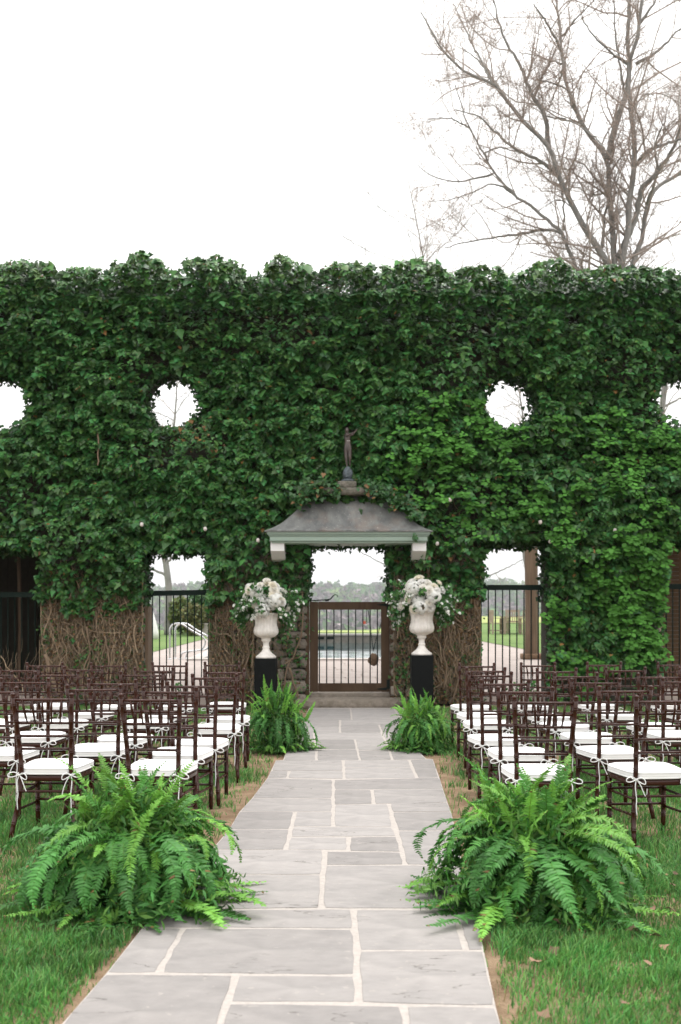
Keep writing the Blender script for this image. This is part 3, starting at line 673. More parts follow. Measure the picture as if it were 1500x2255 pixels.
# the thick old stems one can follow one by one
for pts, r in (([(668, 1350), (664, 1400), (650, 1440), (632, 1470), (628, 1500), (620, 1545)], .013), ([(636, 1470), (646, 1500), (660, 1545)], .018), ([(905, 1100), (915, 1122), (935, 1142)], .035),
               ([(945, 1225), (942, 1262), (950, 1300)], .03), ([(985, 1400), (975, 1440), (985, 1470), (978, 1520)], .014), ([(1000, 1460), (1010, 1500), (995, 1545)], .012), ([(100, 1440), (112, 1480), (130, 1530)], .032),
               ([(230, 1400), (240, 1440), (236, 1500), (245, 1545)], .015), ([(190, 1380), (200, 1430), (180, 1490), (186, 1545)], .014), ([(540, 1400), (548, 1440), (530, 1500), (540, 1545)], .012),
               ([(215, 950), (218, 985), (215, 1025)], .012), ([(1345, 1170), (1330, 1190), (1300, 1210)], .010)):
    q = [P(a, b_, WY - .12 - (.30 if b_ < 1250 and 880 < a < 960 else 0) - (.28 if a < 230 and b_ < 1100 else 0) - (.35 if a > 1290 else 0)) - np.array([0, WY, 0]) for a, b_ in pts]
    qq = []
    for i in range(len(q) - 1):
        for t in np.linspace(0, 1, 5)[:-1]: qq.append(q[i] * (1 - t) + q[i + 1] * t + RNG.normal(0, .006, 3))
    qq.append(q[-1]); m = MB().tube(qq, [r * (1 + .15 * random.random()) for _ in qq], 7); me = m.mesh('stem', 'vine', True)
    a_ = me.attributes.new('Col', 'FLOAT_COLOR', 'POINT'); a_.data.foreach_set('color', np.tile((.20, .145, .10, 1), (len(me.vertices), 1)).ravel().astype(np.float32))
    link('stem', me, ivy)
# small pale globes among the leaves
for px_, py_, w in ((312, 1155, 'beside the round window on the handrail side'), (452, 1165, 'above the fence by the handrail'), (568, 1190, 'next to the hood bracket over the gate latch'), (963, 1197, 'next to the hood bracket over the hinges'),
                    (1190, 1150, 'above the timber post'), (1212, 1192, 'at the corner above the timber post'), (1355, 1168, 'on a loose stem near the end fence'), (991, 1101, 'above the gate hood hip')):
    bmx = bmesh.new(); bmesh.ops.create_icosphere(bmx, subdivisions=2, radius=.030)
    for v in bmx.verts: v.co *= 1 + .25 * mnoise.noise(v.co * 40 + Vector((px_, 0, 0))); v.co.z *= 1.15
    o = link('white_globe', bm_mesh(bmx, 'white_globe', 'bulb')); o.location = P(px_, py_, WY - .55); tag(o, 'small white globe in the leaves ' + w, 'globe', 'white globes in the ivy')
# ================================================================== GATE, STEP, HOOD
step = rough_box(1.75, .62, .17, 5, 7, .02, .5); o = link('door_step', bm_mesh(step, 'door_step', 'step_stone'))
o.location = (.14, 15.74, .04); tag(o, 'long worn stone step before the wooden gate', 'step')
th = rough_box(1.42, .5, .14, 9, 6, .008, .3); o = link('threshold', bm_mesh(th, 'threshold', 'step_stone')); o.location = (.135, WY + .26, .105)
tag(o, 'flat stone threshold under the gate, behind the step', 'step')
GX0, GX1, GZ0, GZ1, GY = wx(682), wx(858), wz(1524), wz(1325), WY + .06
gate = empty('gate', (0, GY, 0)); tag(gate, 'brown wooden gate with thin iron bars in the stone wall', 'gate')
fw = .10
MB().box(GX0, GX0 + .135, -.03, .03, GZ0, GZ1).build('stile', 'gate_wood', gate, bevel=.005)
MB().box(GX1 - .135, GX1, -.03, .03, GZ0, GZ1).build('stile', 'gate_wood', gate, bevel=.005)
MB().box(GX0 + .137, GX1 - .137, -.027, .027, GZ1 - .128, GZ1 - .002).build('rail', 'gate_wood', gate, bevel=.005)
MB().box(GX0 + .137, GX1 - .137, -.027, .027, GZ0 + .002, GZ0 + .138).build('rail', 'gate_wood', gate, bevel=.005)
bar_me = MB().tube([(0, 0, GZ0 + .10), (0, 0, GZ1 - .09)], .0095, 8).mesh('bar', 'iron', True)
for i in range(9): o = link('bar', bar_me, gate); o.location.x = wx(703.5 + i * 16.0)
for zt, sg in ((GZ1 - .05, 1), (GZ0 + .05, -1)):
    h = MB(); h.box(GX1 - .045, GX1 + .005, -.042, -.032, min(zt, zt - sg * .15), max(zt, zt - sg * .15))
    h.add([(GX1 - .045, -.042, zt - .024), (GX1 - .045, -.042, zt + .024), (GX1 - .20, -.042, zt + .004), (GX1 - .20, -.042, zt - .004),
           (GX1 - .045, -.032, zt - .024), (GX1 - .045, -.032, zt + .024), (GX1 - .20, -.032, zt + .004), (GX1 - .20, -.032, zt - .004)],
          [(0, 1, 2, 3), (7, 6, 5, 4), (0, 4, 5, 1), (1, 5, 6, 2), (2, 6, 7, 3), (3, 7, 4, 0)])
    h.build('corner_strap', 'iron', gate)
lz = GZ1 + .018; c0 = wx(722)
lt = MB().tube([(wx(678), -.045, lz - .004), (c0, -.045, lz + .012)], .009, 6).tube([(c0, -.045, lz + .012), (c0 + .05, -.045, lz + .03), (c0 + .08, -.05, lz + .07), (c0 + .115, -.05, lz + .095), (c0 + .15, -.05, lz + .088), (c0 + .158, -.05, lz + .065), (c0 + .145, -.05, lz + .055)], [.011, .010, .009, .008, .007, .006, .005], 7)
lt.box(c0 - .045, c0 + .02, -.06, .03, lz - .012, lz + .022); lt.build('latch', 'iron', gate, smooth=False)
for a, b_, w in ((672, 681, 'latch'), (859, 869, 'hinge')):
    m = MB().box(wx(a), wx(b_), WY, WY + .16, .05, wz(1318)); o = m.build('gate_post', 'gate_wood', bevel=.004)
    tag(o, f'slim dark wooden post on the {w} side of the gate', 'post')
# hanging counterweight stone
hs = empty('counterweight', (0, (WY + .35), 0)); tag(hs, 'brown stone hung on a chain behind the gate bars', 'weight')
bmx = bmesh.new(); bmesh.ops.create_icosphere(bmx, subdivisions=3, radius=.09)
for v in bmx.verts:
    v.co.z *= 1.2; v.co += v.co.normalized() * .022 * mnoise.noise(v.co * 14 + Vector((2, 2, 5)))
    if v.co.z > .05: v.co.x *= .72
o = link('stone', bm_mesh(bmx, 'stone', 'rock', True), hs); o.location = P(823, 1452, (WY + .35)) - np.array([0, (WY + .35), 0])
ch = MB()
def chain(a, b_, n):
    a = Vector(a); b_ = Vector(b_); t = (b_ - a).normalized(); s1 = t.orthogonal().normalized(); s2 = t.cross(s1)
    for i in range(n):
        c = a + (b_ - a) * ((i + .5) / n); s = s1 if i % 2 else s2; L = (b_ - a).length / n * .72
        ring = [c + t * math.cos(k * math.pi / 4) * L + s * math.sin(k * math.pi / 4) * .010 for k in range(9)]; ch.tube(ring, .0032, 4, False)
Q = lambda a, b_: P(a, b_, (WY + .35)) - np.array([0, (WY + .35), 0])
chain(Q(822, 1433), Q(811, 1342), 22); chain(Q(808, 1330), Q(807, 1372), 10); chain(Q(828, 1410), Q(846, 1352), 14); chain(Q(822, 1433), Q(828, 1410), 5)
ch.tube([Q(770, 1326), Q(868, 1330)], .006, 6); ch.build('chain', 'iron', hs)
# hood over the gate
HD = WY - .80
hood = empty('gate_hood', (0, WY, 0)); tag(hood, 'weathered copper hood with green cornice over the gate', 'canopy')
ex0, ex1, ez = (583 - 750) / F * HD, (953 - 750) / F * HD, CH + (HY - 1168) / F * HD
rx0, rx1, rz_ = (708 - 750) / F * (WY - .2), (832 - 750) / F * (WY - .2), CH + (HY - 1088) / F * (WY - .2)
tt_ = [0, .06, .16, .30, .44, .58, .72, .86, 1.0]; ii_ = [0, .11, .25, .375, .48, .575, .69, .85, 1.0]
nx = 20; V = []; Fs = []; side = 6
for t, i_ in zip(tt_, ii_):
    xa = ex0 + (rx0 - ex0) * i_; xb = ex1 + (rx1 - ex1) * i_; yf = (HD - WY) + (WY - .2 - HD) * i_; zz = ez + (rz_ - ez) * t
    V += [(xa, 0 + (yf - 0) * k / side, zz) for k in range(side)] + [(xa + (xb - xa) * k / nx, yf, zz + .006 * math.sin(k * 2.1 + t * 5) * (1 - t)) for k in range(nx + 1)] + [(xb, yf + (0 - yf) * (k + 1) / side, zz) for k in range(side)]
row = nx + 1 + 2 * side
for j in range(len(tt_) - 1):
    for k in range(row - 1): Fs.append((j * row + k, j * row + k + 1, (j + 1) * row + k + 1, (j + 1) * row + k))
Fs.append(tuple((len(tt_) - 1) * row + k for k in range(row)))
rf = MB().add(V, Fs).build('roof', 'copper_roof', hood, smooth=True)
lip = MB().box(ex0 - .005, ex1 + .005, HD - WY - .005, .0, ez - .018, ez - .001); lip.build('drip_edge', 'copper_roof', rf)
cor = MB()
for (dx, z0, z1) in ((.030, ez - .055, ez - .019), (.044, ez - .068, ez - .056), (.058, ez - .085, ez - .069), (.074, ez - .148, ez - .086), (.066, ez - .158, ez - .149)):
    cor.box(ex0 + dx, ex1 - dx, HD - WY + dx, 0, z0, z1)
cor.build('cornice', 'cornice', hood, bevel=.004)
sof = MB().box(ex0 + .10, ex1 - .10, HD - WY + .11, 0, ez - .185, ez - .160); sof.build('soffit', 'cornice', hood)
for a, b_ in ((596, 626), (909, 939)):
    xa = (a - 750) / F * (WY - .66); xb = (b_ - 750) / F * (WY - .66); zt = ez - .160
    prof = [(-.66, zt), (-.66, zt - .145), (-.645, zt - .150), (-.42, zt - .262), (-.02, zt - .285), (-.02, zt)]
    MB().prism(prof, xa, xb).build('bracket', 'white_wood', hood, bevel=.003)
cs = link('coping_stone', bm_mesh(rough_box(.86, .42, .115, 2, 5, .012, .4), 'coping_stone', 'coping'), hood); cs.location = (.02, -.30, rz_ + .012)
cs = link('coping_stone', bm_mesh(rough_box(.31, .34, .12, 4, 4, .010, .4), 'coping_stone', 'coping'), hood); cs.location = (.10, -.32, rz_ + .118)
# bronze figure on the hood
fz = rz_ + .172; statue = empty('statue', ((766 - 750) / F * (WY - .36), WY - .36, fz)); statue.scale = (1.1, 1.1, 1.1); tag(statue, 'small dark bronze figure with raised arms on a rocky base', 'statue')
MB().lathe([(.085, 0), (.092, .012), (.09, .028), (.08, .036)], 20).build('plinth', 'verdigris', statue, smooth=True)
bmx = bmesh.new(); bmesh.ops.create_icosphere(bmx, subdivisions=3, radius=1)
for v in bmx.verts:
    zz = v.co.z; tp = 1 - .45 * (zz + 1) / 2; v.co = Vector((v.co.x * .085 * tp, v.co.y * .075 * tp, (zz + 1) * .10 + .03)); v.co += mnoise.noise_vector(v.co * 22) * .022
link('rock_base', bm_mesh(bmx, 'rock_base', 'verdigris'), statue)
def skin(name, pts, edges, mat, parent, sub=2):
    me = bpy.data.meshes.new(name); me.from_pydata([p[:3] for p in pts], edges, []); o = link(name, me, parent)
    s = o.modifiers.new('skin', 'SKIN'); s.use_smooth_shade = True
    sv = me.skin_vertices[0].data if me.skin_vertices else None
    if sv is None:
        bpy.context.view_layer.objects.active = o; bpy.ops.mesh.customdata_skin_add(); sv = me.skin_vertices[0].data
    for i, p in enumerate(pts): sv[i].radius = (p[3] * 1.38, (p[4] if len(p) > 4 else p[3]) * 1.38); sv[i].use_root = (i == 0)
    m = o.modifiers.new('sub', 'SUBSURF'); m.levels = sub; m.render_levels = sub
    me.materials.append(MATS[mat]); return o
b0 = .20
sk = [(0, 0, b0 + .285, .046, .034), (.0, 0, b0 + .335, .038, .03), (-.004, 0, b0 + .375, .030, .025), (-.006, 0, b0 + .425, .038, .028), (-.008, 0, b0 + .465, .034, .024), (-.008, -.004, b0 + .495, .014), (-.010, -.01, b0 + .525, .026, .028), (-.010, -.012, b0 + .556, .020, .022),
      (-.026, 0, b0 + .25, .026), (-.022, -.004, b0 + .13, .018), (-.012, .004, b0 + .03, .010), (-.004, -.018, b0 + .005, .010, .006),
      (.026, 0, b0 + .25, .026), (.030, -.014, b0 + .145, .018), (.030, .012, b0 + .05, .010), (.036, -.012, b0 + .03, .010, .006),
      (.026, -.002, b0 + .47, .015), (.066, -.02, b0 + .462, .011), (.118, -.03, b0 + .525, .008), (.132, -.03, b0 + .548, .008),
      (-.042, -.004, b0 + .468, .015), (-.02, -.05, b0 + .452, .011), (.06, -.075, b0 + .480, .008), (.085, -.078, b0 + .495, .007)]
ed = [(0, 1), (1, 2), (2, 3), (3, 4), (4, 5), (5, 6), (6, 7), (0, 8), (8, 9), (9, 10), (10, 11), (0, 12), (12, 13), (13, 14), (14, 15), (4, 16), (16, 17), (17, 18), (18, 19), (4, 20), (20, 21), (21, 22), (22, 23)]
fig = skin('figure', sk, ed, 'bronze', statue)
MB().tube([(.034 * math.cos(a), .030 * math.sin(a), b0 + .382) for a in np.linspace(0, 6.2832, 13)], .006, 5, False).build('girdle', 'urn', fig)
bmx = bmesh.new(); bmesh.ops.create_icosphere(bmx, subdivisions=2, radius=.031)
for v in bmx.verts: v.co.z *= 1.1; v.co += mnoise.noise_vector(v.co * 60) * .006
o = link('hair', bm_mesh(bmx, 'hair', 'bronze'), fig); o.location = (-.012, .006, b0 + .545)

# ================================================================== FENCES IN THE OPENINGS
fbar = MB().tube([(0, 0, .10), (0, 0, 1.60)], .0105, 6).mesh('bar', 'fence_iron', True)
def fence(pa, pb, rail_py, desc, tilt=0.0):
    y = WY + .22; s = y / F; xa, xb = (pa - 750) * s, (pb - 750) * s; zr = CH - (rail_py - HY) * s
    f = empty('iron_fence', ((xa + xb) / 2, y, 0)); tag(f, desc, 'fence', 'iron fences in the wall openings'); w = (xb - xa) / 2
    r = MB().box(-w, w, -.02, .02, -.085, 0).build('top_rail', 'fence_iron', f, bevel=.004); r.location.z = zr; r.rotation_euler.y = tilt
    MB().box(-w, w, -.015, .015, .10, .14).build('bottom_rail', 'fence_iron', f)
    n = int(round(2 * w / .115))
    for i in range(n + 1):
        o = link('bar', fbar, f); o.location = (-w + .02 + i * (2 * w - .04) / n, 0, 0); o.scale.z = (zr - .06) / 1.60
    for sx in (-w - .012, w + .012): MB().box(sx - .02, sx + .02, -.022, .022, .05, zr + .01).build('post', 'fence_iron', f)
fence(318, 462, 1300, 'black iron bar fence across the opening with the pool handrail behind', -.02)
fence(1057, 1204, 1288, 'black iron bar fence across the opening with the timber post behind')
fence(-60, 95, 1304, 'black iron bar fence across the opening before the dark shed')
fence(1450, 1600, 1286, 'black iron bar fence across the opening before the brick pillar')
# weathered boards lining the jambs
for a, w in ((320, 'handrail'), (97, 'niche')):
    m = MB().box(wx(a) - .03, wx(a) + .035, WY + .04, WY + .42, 0, wz(1330)); o = m.build('jamb_board', 'timber', bevel=.006); tag(o, f'upright weathered board lining the wall opening by the {w}', 'board')
for i, px_ in enumerate((4, 62, 82)):
    m = MB().tube([(wx(px_), WY + .85 + .1 * i, .0), (wx(px_) + .02, WY + .86 + .1 * i, 1.2), (wx(px_) - .01, WY + .85 + .1 * i, 2.8)], [.04, .034, .03], 8); o = m.build('rough_pole', 'timber', smooth=True)
    tag(o, ('thick', 'slender', 'leaning')[i] + ' rough pole standing inside the dark shed opening', 'pole')
# dark shed added to darken the outer opening, brick pillar and pool house behind the other
def niche(x0, x1, y0, y1, h, label, mat, roofmat):
    s = empty('niche', ((x0 + x1) / 2, y0, PZ)); tag(s, label, 'building'); cx = (x0 + x1) / 2
    MB().box(x0 - cx, x1 - cx, y1 - y0, y1 - y0 + .15, 0, h).build('wall', mat, s); MB().box(x0 - cx - .15, x0 - cx, 0, y1 - y0, 0, h).build('wall', mat, s); MB().box(x1 - cx, x1 - cx + .15, 0, y1 - y0, 0, h).build('wall', mat, s)
    MB().box(x0 - cx - .3, x1 - cx + .3, -.1, y1 - y0 + .3, h + .002, h + .12).build('roof', roofmat, s)
    for i in range(int((x1 - x0) / .19)): MB().box(-.09, .09, -.03, -.002, 0.02, h - .02).build('plank', mat, s).location = (x0 - cx + .1 + i * .19, y1 - y0, 0)
    return s
niche(-8.4, -4.45, WY + .55, WY + 2.9, 3.3, 'added dark timber shed seen through the shaded end opening', 'dark_board', 'dark_board')  # invented roofed box, put in to hold light out of this opening
pil = empty('brick_pillar', (0, WY + 1.0, PZ)); tag(pil, 'brown brick pillar behind the fence at the end opening', 'pillar')
xa, xb = (1460 - 750) / F * (WY + 1), (1497 - 750) / F * (WY + 1)
MB().box(xa + .01, xb - .01, .01, .5, 0, 2.9).build('core', 'mortar', pil)
bk = MB().box(-.5, .5, -.5, .5, -.5, .5).mesh('brick', 'brick')
z = 0; i = 0
while z < 2.85:
    w_ = xb - xa
    for c, ww in (((xa + w_ * .5, w_),) if i % 2 else ((xa + w_ * .26, w_ * .49), (xa + w_ * .755, w_ * .48))):
        o = link('brick', bk, pil); o.location = (c, .05, z + .034); o.scale = (ww - .006, .11, .062)
    z += .072; i += 1
m = MB().box(wx(1450) - .005, wx(1450) + .075, WY + .06, WY + .4, 0, wz(1195)); o = m.build('stone_jamb', 'pale_stone', bevel=.006); tag(o, 'pale pinkish stone upright framing the end opening', 'jamb')
niche(xb + .02, 9.6, WY + 1.7, WY + 3.5, 3.4, 'dark pool house behind the brick pillar', 'brick', 'dark_board')

# ================================================================== BEYOND THE WALL
# timber post on stone base
tp = empty('timber_post', ((1174 - 750) / F * 24.9, 25.05, TER(25.05))); tag(tp, 'thick weathered timber post behind the fenced opening', 'post')
m = MB(); m.tube([(0, 0, .12), (.0, 0, 1.2), (-.02, 0, 2.4), (-.02, 0, 4.0)], [.185, .175, .168, .165], 10); m.build('shaft', 'timber', tp, smooth=False)
link('base', bm_mesh(rough_box(.55, .5, .14, 3, 3, .01, .3), 'base', 'rock'), tp).location.z = .07
# pool handrail
hr = empty('pool_handrail', ((372 - 750) / F * 24.9, 24.9, TER(24.9))); tag(hr, 'double curved stainless steel pool handrail', 'handrail')
def hp_(px, py, d=24.9): q = P(px, py, d); return q - np.array([(372 - 750) / F * 24.9, 24.9, TER(24.9)])
pts = [hp_(374, 1452), hp_(374, 1400), hp_(374.5, 1386), hp_(378, 1378), hp_(385, 1374), hp_(394, 1373), hp_(404, 1376), hp_(420, 1387), hp_(438, 1397), hp_(447, 1403), hp_(452, 1411), hp_(451, 1420), hp_(446, 1428), hp_(438, 1432), hp_(420, 1434), hp_(407, 1436), hp_(400, 1441), hp_(397, 1452)]
def smooth_path(pts, n=4):
    out = []
    for i in range(len(pts) - 1):
        p0, p1, p2, p3 = [np.array(pts[max(0, min(len(pts) - 1, i + k))]) for k in (-1, 0, 1, 2)]
        for t in np.linspace(0, 1, n, endpoint=False): out.append(.5 * ((2 * p1) + (-p0 + p2) * t + (2 * p0 - 5 * p1 + 4 * p2 - p3) * t * t + (-p0 + 3 * p1 - 3 * p2 + p3) * t ** 3))
    out.append(np.array(pts[-1])); return out
for dx, dy in ((0, 0), (.07, .42)):
    m = MB().tube(smooth_path(pts), .022, 10).mesh('rail', 'steel', True); o = link('rail', m, hr); o.location = (dx, dy, 0)
for q in (0, -1):
    for dx, dy in ((0, 0), (.07, .42)): MB().lathe([(.05, 0), (.05, .015), (.03, .022)], 14).build('flange', 'steel', hr, True).location = (pts[q][0] + dx, pts[q][1] + dy, 0)
# teak table with chairs
def slat_chair(loc, rz, label):
    c = empty('garden_chair', loc, rz); tag(c, label, 'chair', 'wooden garden chairs on the lawn'); lg = MB().box(-.03, .03, -.03, .03, 0, 1).mesh('leg', 'teak')
    for sx in (-.27, .27):
        o = link('leg', lg, c); o.location = (sx, .24, 0); o.scale.z = .64
        o = link('leg', lg, c); o.location = (sx, -.24, 0); o.scale.z = 1.0
        MB().box(sx - .035, sx + .035, -.22, .30, .641, .67).build('armrest', 'teak', c); MB().box(sx - .02, sx + .02, -.21, .21, .12, .16).build('stretcher', 'teak', c)
    MB().box(-.30, .30, -.21, .28, .42, .45).build('seat', 'teak', c); MB().box(-.24, .24, -.26, -.22, .90, 1.0).build('top_rail', 'teak', c); MB().box(-.24, .24, -.255, -.225, .47, .53).build('rail', 'teak', c)
    for i in range(5): MB().box(-.19 + i * .095 - .02, -.19 + i * .095 + .02, -.25, -.23, .531, .899).build('slat', 'teak', c)
TX, TY = (1152 - 750) / F * 41.5, 41.5; TZ = TER(41.5) + .014
tb = empty('garden_table', (TX, TY, TZ)); tag(tb, 'long wooden garden table on the lawn beyond the terrace', 'table')
MB().box(-.9, 1.1, -.45, .45, .70, .74).build('table_top', 'teak', tb)
for sx in (-.82, 1.02):
    for sy in (-.38, .38): MB().box(sx - .035, sx + .035, sy - .035, sy + .035, 0, .70).build('leg', 'teak', tb)
slat_chair((TX + .08, TY - .75, TZ - .015), 0.1, 'slatted wooden chair with its back to the wall, by the long table')
slat_chair((TX - 1.1, TY, TZ), -1.45, 'slatted wooden chair at the head of the long table')
slat_chair((TX - .25, TY + .85, TZ + .015), math.pi, 'slatted wooden chair on the far side of the long table')
# flag on the green
fl = empty('golf_flag', ((800 - 750) / F * 68, 68, lawn_z(1.55, 68) + .02)); tag(fl, 'small red flag on a thin pole on the putting green', 'flag')
MB().tube([(0, 0, 0), (0, 0, .75)], .012, 6).build('pole', 'white_paint', fl); MB().box(.012, .17, -.01, .01, .52, .74).build('cloth', 'flag_red', fl)
# white tapering post and planter behind the handrail
m = MB().lathe([(.33, 0), (.32, .25), (.24, .6), (.13, 1.0), (.07, 1.2), (.03, 1.24)], 20); o = m.build('white_cone', 'white_paint', smooth=True); o.location = ((330 - 750) / F * 36.5, 36.5, TER(36.5) + .014); tag(o, 'tall white tapering cone on the lawn beside the bare tree', 'ornament')
pl = empty('planter', ((458 - 750) / F * 39.9, 39.9, TER(39.9))); tag(pl, 'rectangular pale concrete planter behind the handrail', 'planter')
MB().box(-.36, .36, -.3, .3, 0, .42).build('box', 'concrete', pl, bevel=.01); MB().box(-.40, .40, -.34, .34, .421, .50).build('rim', 'concrete', pl, bevel=.01)
def shrub(loc, w, h, base, label, n=1500, dead=.0):
    s = empty('shrub', loc); tag(s, label, 'shrub', 'shrubs by the planter'); u = RNG.normal(size=(n, 3)); u /= np.linalg.norm(u, axis=1, keepdims=True); u *= RNG.random((n, 1)) ** .35
    lump = 1 + .35 * (fbm(u[:, 0] * 2 + loc[0], u[:, 1] * 2, u[:, 2] * 2, 2) - .5) * 2; p = u * lump[:, None] * np.array([w, w, h / 2]) + np.array([0, 0, h * .55]); p[:, 2] = np.maximum(p[:, 2], .02)
    V, T, C = scatter(HV, HT, p, frames(RNG.normal(size=(n, 3)) + np.array([0, -.3, .6]), RNG.normal(size=(n, 3))), RNG.uniform(.07, .14, n), leaf_colors(n, base, RNG, .45, .16))
    tag(link('foliage', fast_mesh('foliage', V, T, 'arr_leaf', C), s), kind='stuff')
    m = MB()
    for i in range(5):
        a = i * 1.26; m.tube([(0, 0, 0), (.1 * w * math.cos(a), .1 * w * math.sin(a), h * .3), (.5 * w * math.cos(a), .5 * w * math.sin(a), h * .7)], [.03, .02, .01], 5)
    m.build('stem', 'bark', s)
for px_, d, w_, h, c, l in ((397, 40.6, .42, 1.5, (.105, .150, .045), 'yellow-green shrub beside the bare tree trunk'), (425, 39.4, .45, 1.25, (.115, .135, .05), 'low olive shrub behind the handrail curve'), (440, 41.5, .6, 1.75, (.045, .12, .035), 'tall dark green shrub behind the planter'), (455, 40.4, .36, 1.2, (.135, .155, .055), 'small yellowish shrub at the planter'), (412, 42.3, .4, 1.45, (.09, .14, .05), 'mid green shrub between the yellowish ones')):
    shrub(((px_ - 750) / F * d, d, TER(d) + .01), w_, h, c, l)

# ---------------- bare trees
def resample(pts, step):
    pts = np.array(pts); seg = np.linalg.norm(np.diff(pts, axis=0), axis=1); s = np.concatenate([[0], np.cumsum(seg)]); n = max(3, int(s[-1] / step) + 1); t = np.linspace(0, s[-1], n)
    return np.stack([np.interp(t, s, pts[:, i]) for i in range(3)], 1), s[-1]
class Tree:
    def __init__(s, rng): s.rng = rng; s.limbs = []; s.thin = {}
    def limb(s, pts, r0, r1, level, wob=.03):
        p, L = resample(smooth_path(pts, 4), max(.12, r0 * 1.6)); n = len(p); w = s.rng.normal(0, wob * .5, (n, 3)); w[0] = 0; p = p + w; r = np.linspace(r0, r1, n)
        s.limbs.append((p, r)); return p, r, L
    def sprout(s, p, r, L, level, density, length, spread=.75, up=.35, maxlev=4, t0=.15):
        """side shoots along a limb; thin ones are collected for one mesh"""
        rng = s.rng; n = int(L * density)
        for _ in range(n):
            t = rng.uniform(t0, 1) ** .85; i = min(len(p) - 2, int(t * (len(p) - 1))); base = p[i]; tan = p[min(i + 1, len(p) - 1)] - p[i]; tan /= np.linalg.norm(tan) + 1e-9
            side = rng.normal(size=3); side -= tan * side.dot(tan); side /= np.linalg.norm(side) + 1e-9
            d = tan * rng.uniform(.35, .9) + side * spread * rng.uniform(.6, 1.3) + np.array([0, 0, up * rng.uniform(.2, 1)]); d /= np.linalg.norm(d)
            l = length * rng.uniform(.45, 1.25) * (1 - .35 * t); rr = min(r[i] * .55, .009 + l * .010) if level < 3 else min(r[i] * .75, .0050)
            K = {1: 7, 2: 6, 3: 4}.get(level, 3); q = [base]; dd = d.copy()
            for k in range(K - 1):
                dd = dd + rng.normal(0, .16 if K > 4 else .24, 3) + np.array([0, 0, up * .12]); dd /= np.linalg.norm(dd); q.append(q[-1] + dd * l / (K - 1))
            q = np.array(q); rad = np.linspace(rr, rr * .35, K); s.thin.setdefault(level, []).append((q, rad))
            if level < maxlev: s.sprout(q, rad, l, level + 1, density * 1.65, length * .42, spread, up * .7, maxlev, .12)
    def build(s, obj, mat='bark', buds=True, twig_mat='twig'):
        for p, r in s.limbs: MB().tube(p - np.array(obj.location), list(r), 8).build('limb', mat, obj, smooth=True)
        loc = np.array(obj.location); Vs = []; Ts = []; o = 0; tips = []
        for lv, items in s.thin.items():
            V, T = tubes_np(np.array([i[0] for i in items]), np.array([i[1] for i in items]), 5 if lv == 1 else 3); Vs.append(V); Ts.append(T + o); o += len(V)
            if lv >= 4: tips += [i[0][k] for i in items for k in (1, 2)]
        V = np.concatenate(Vs) - loc; T = np.concatenate(Ts); tag(link('twigs', fast_mesh('twigs', V, T, twig_mat), obj), kind='stuff')
        if buds and tips:
            tips = np.array(tips); tips = tips + s.rng.normal(0, .02, tips.shape); n = len(tips)
            V, T, C = scatter(np.array([(-.35, -.4, 0), (.4, -.2, .1), (0, .7, 0)]), np.array([(0, 1, 2)]), tips, frames(s.rng.normal(size=(n, 3)), s.rng.normal(size=(n, 3))), s.rng.uniform(.014, .030, n), np.array([.42, .31, .26]) * s.rng.uniform(.6, 1.35, (n, 1)))
            tag(link('buds', fast_mesh('buds', V - loc, T, 'bud', C), obj), kind='stuff')
TD = 24.0
def zt(zx, zy, d=TD): return P(840 + .44 * zx, .44 * zy, d)
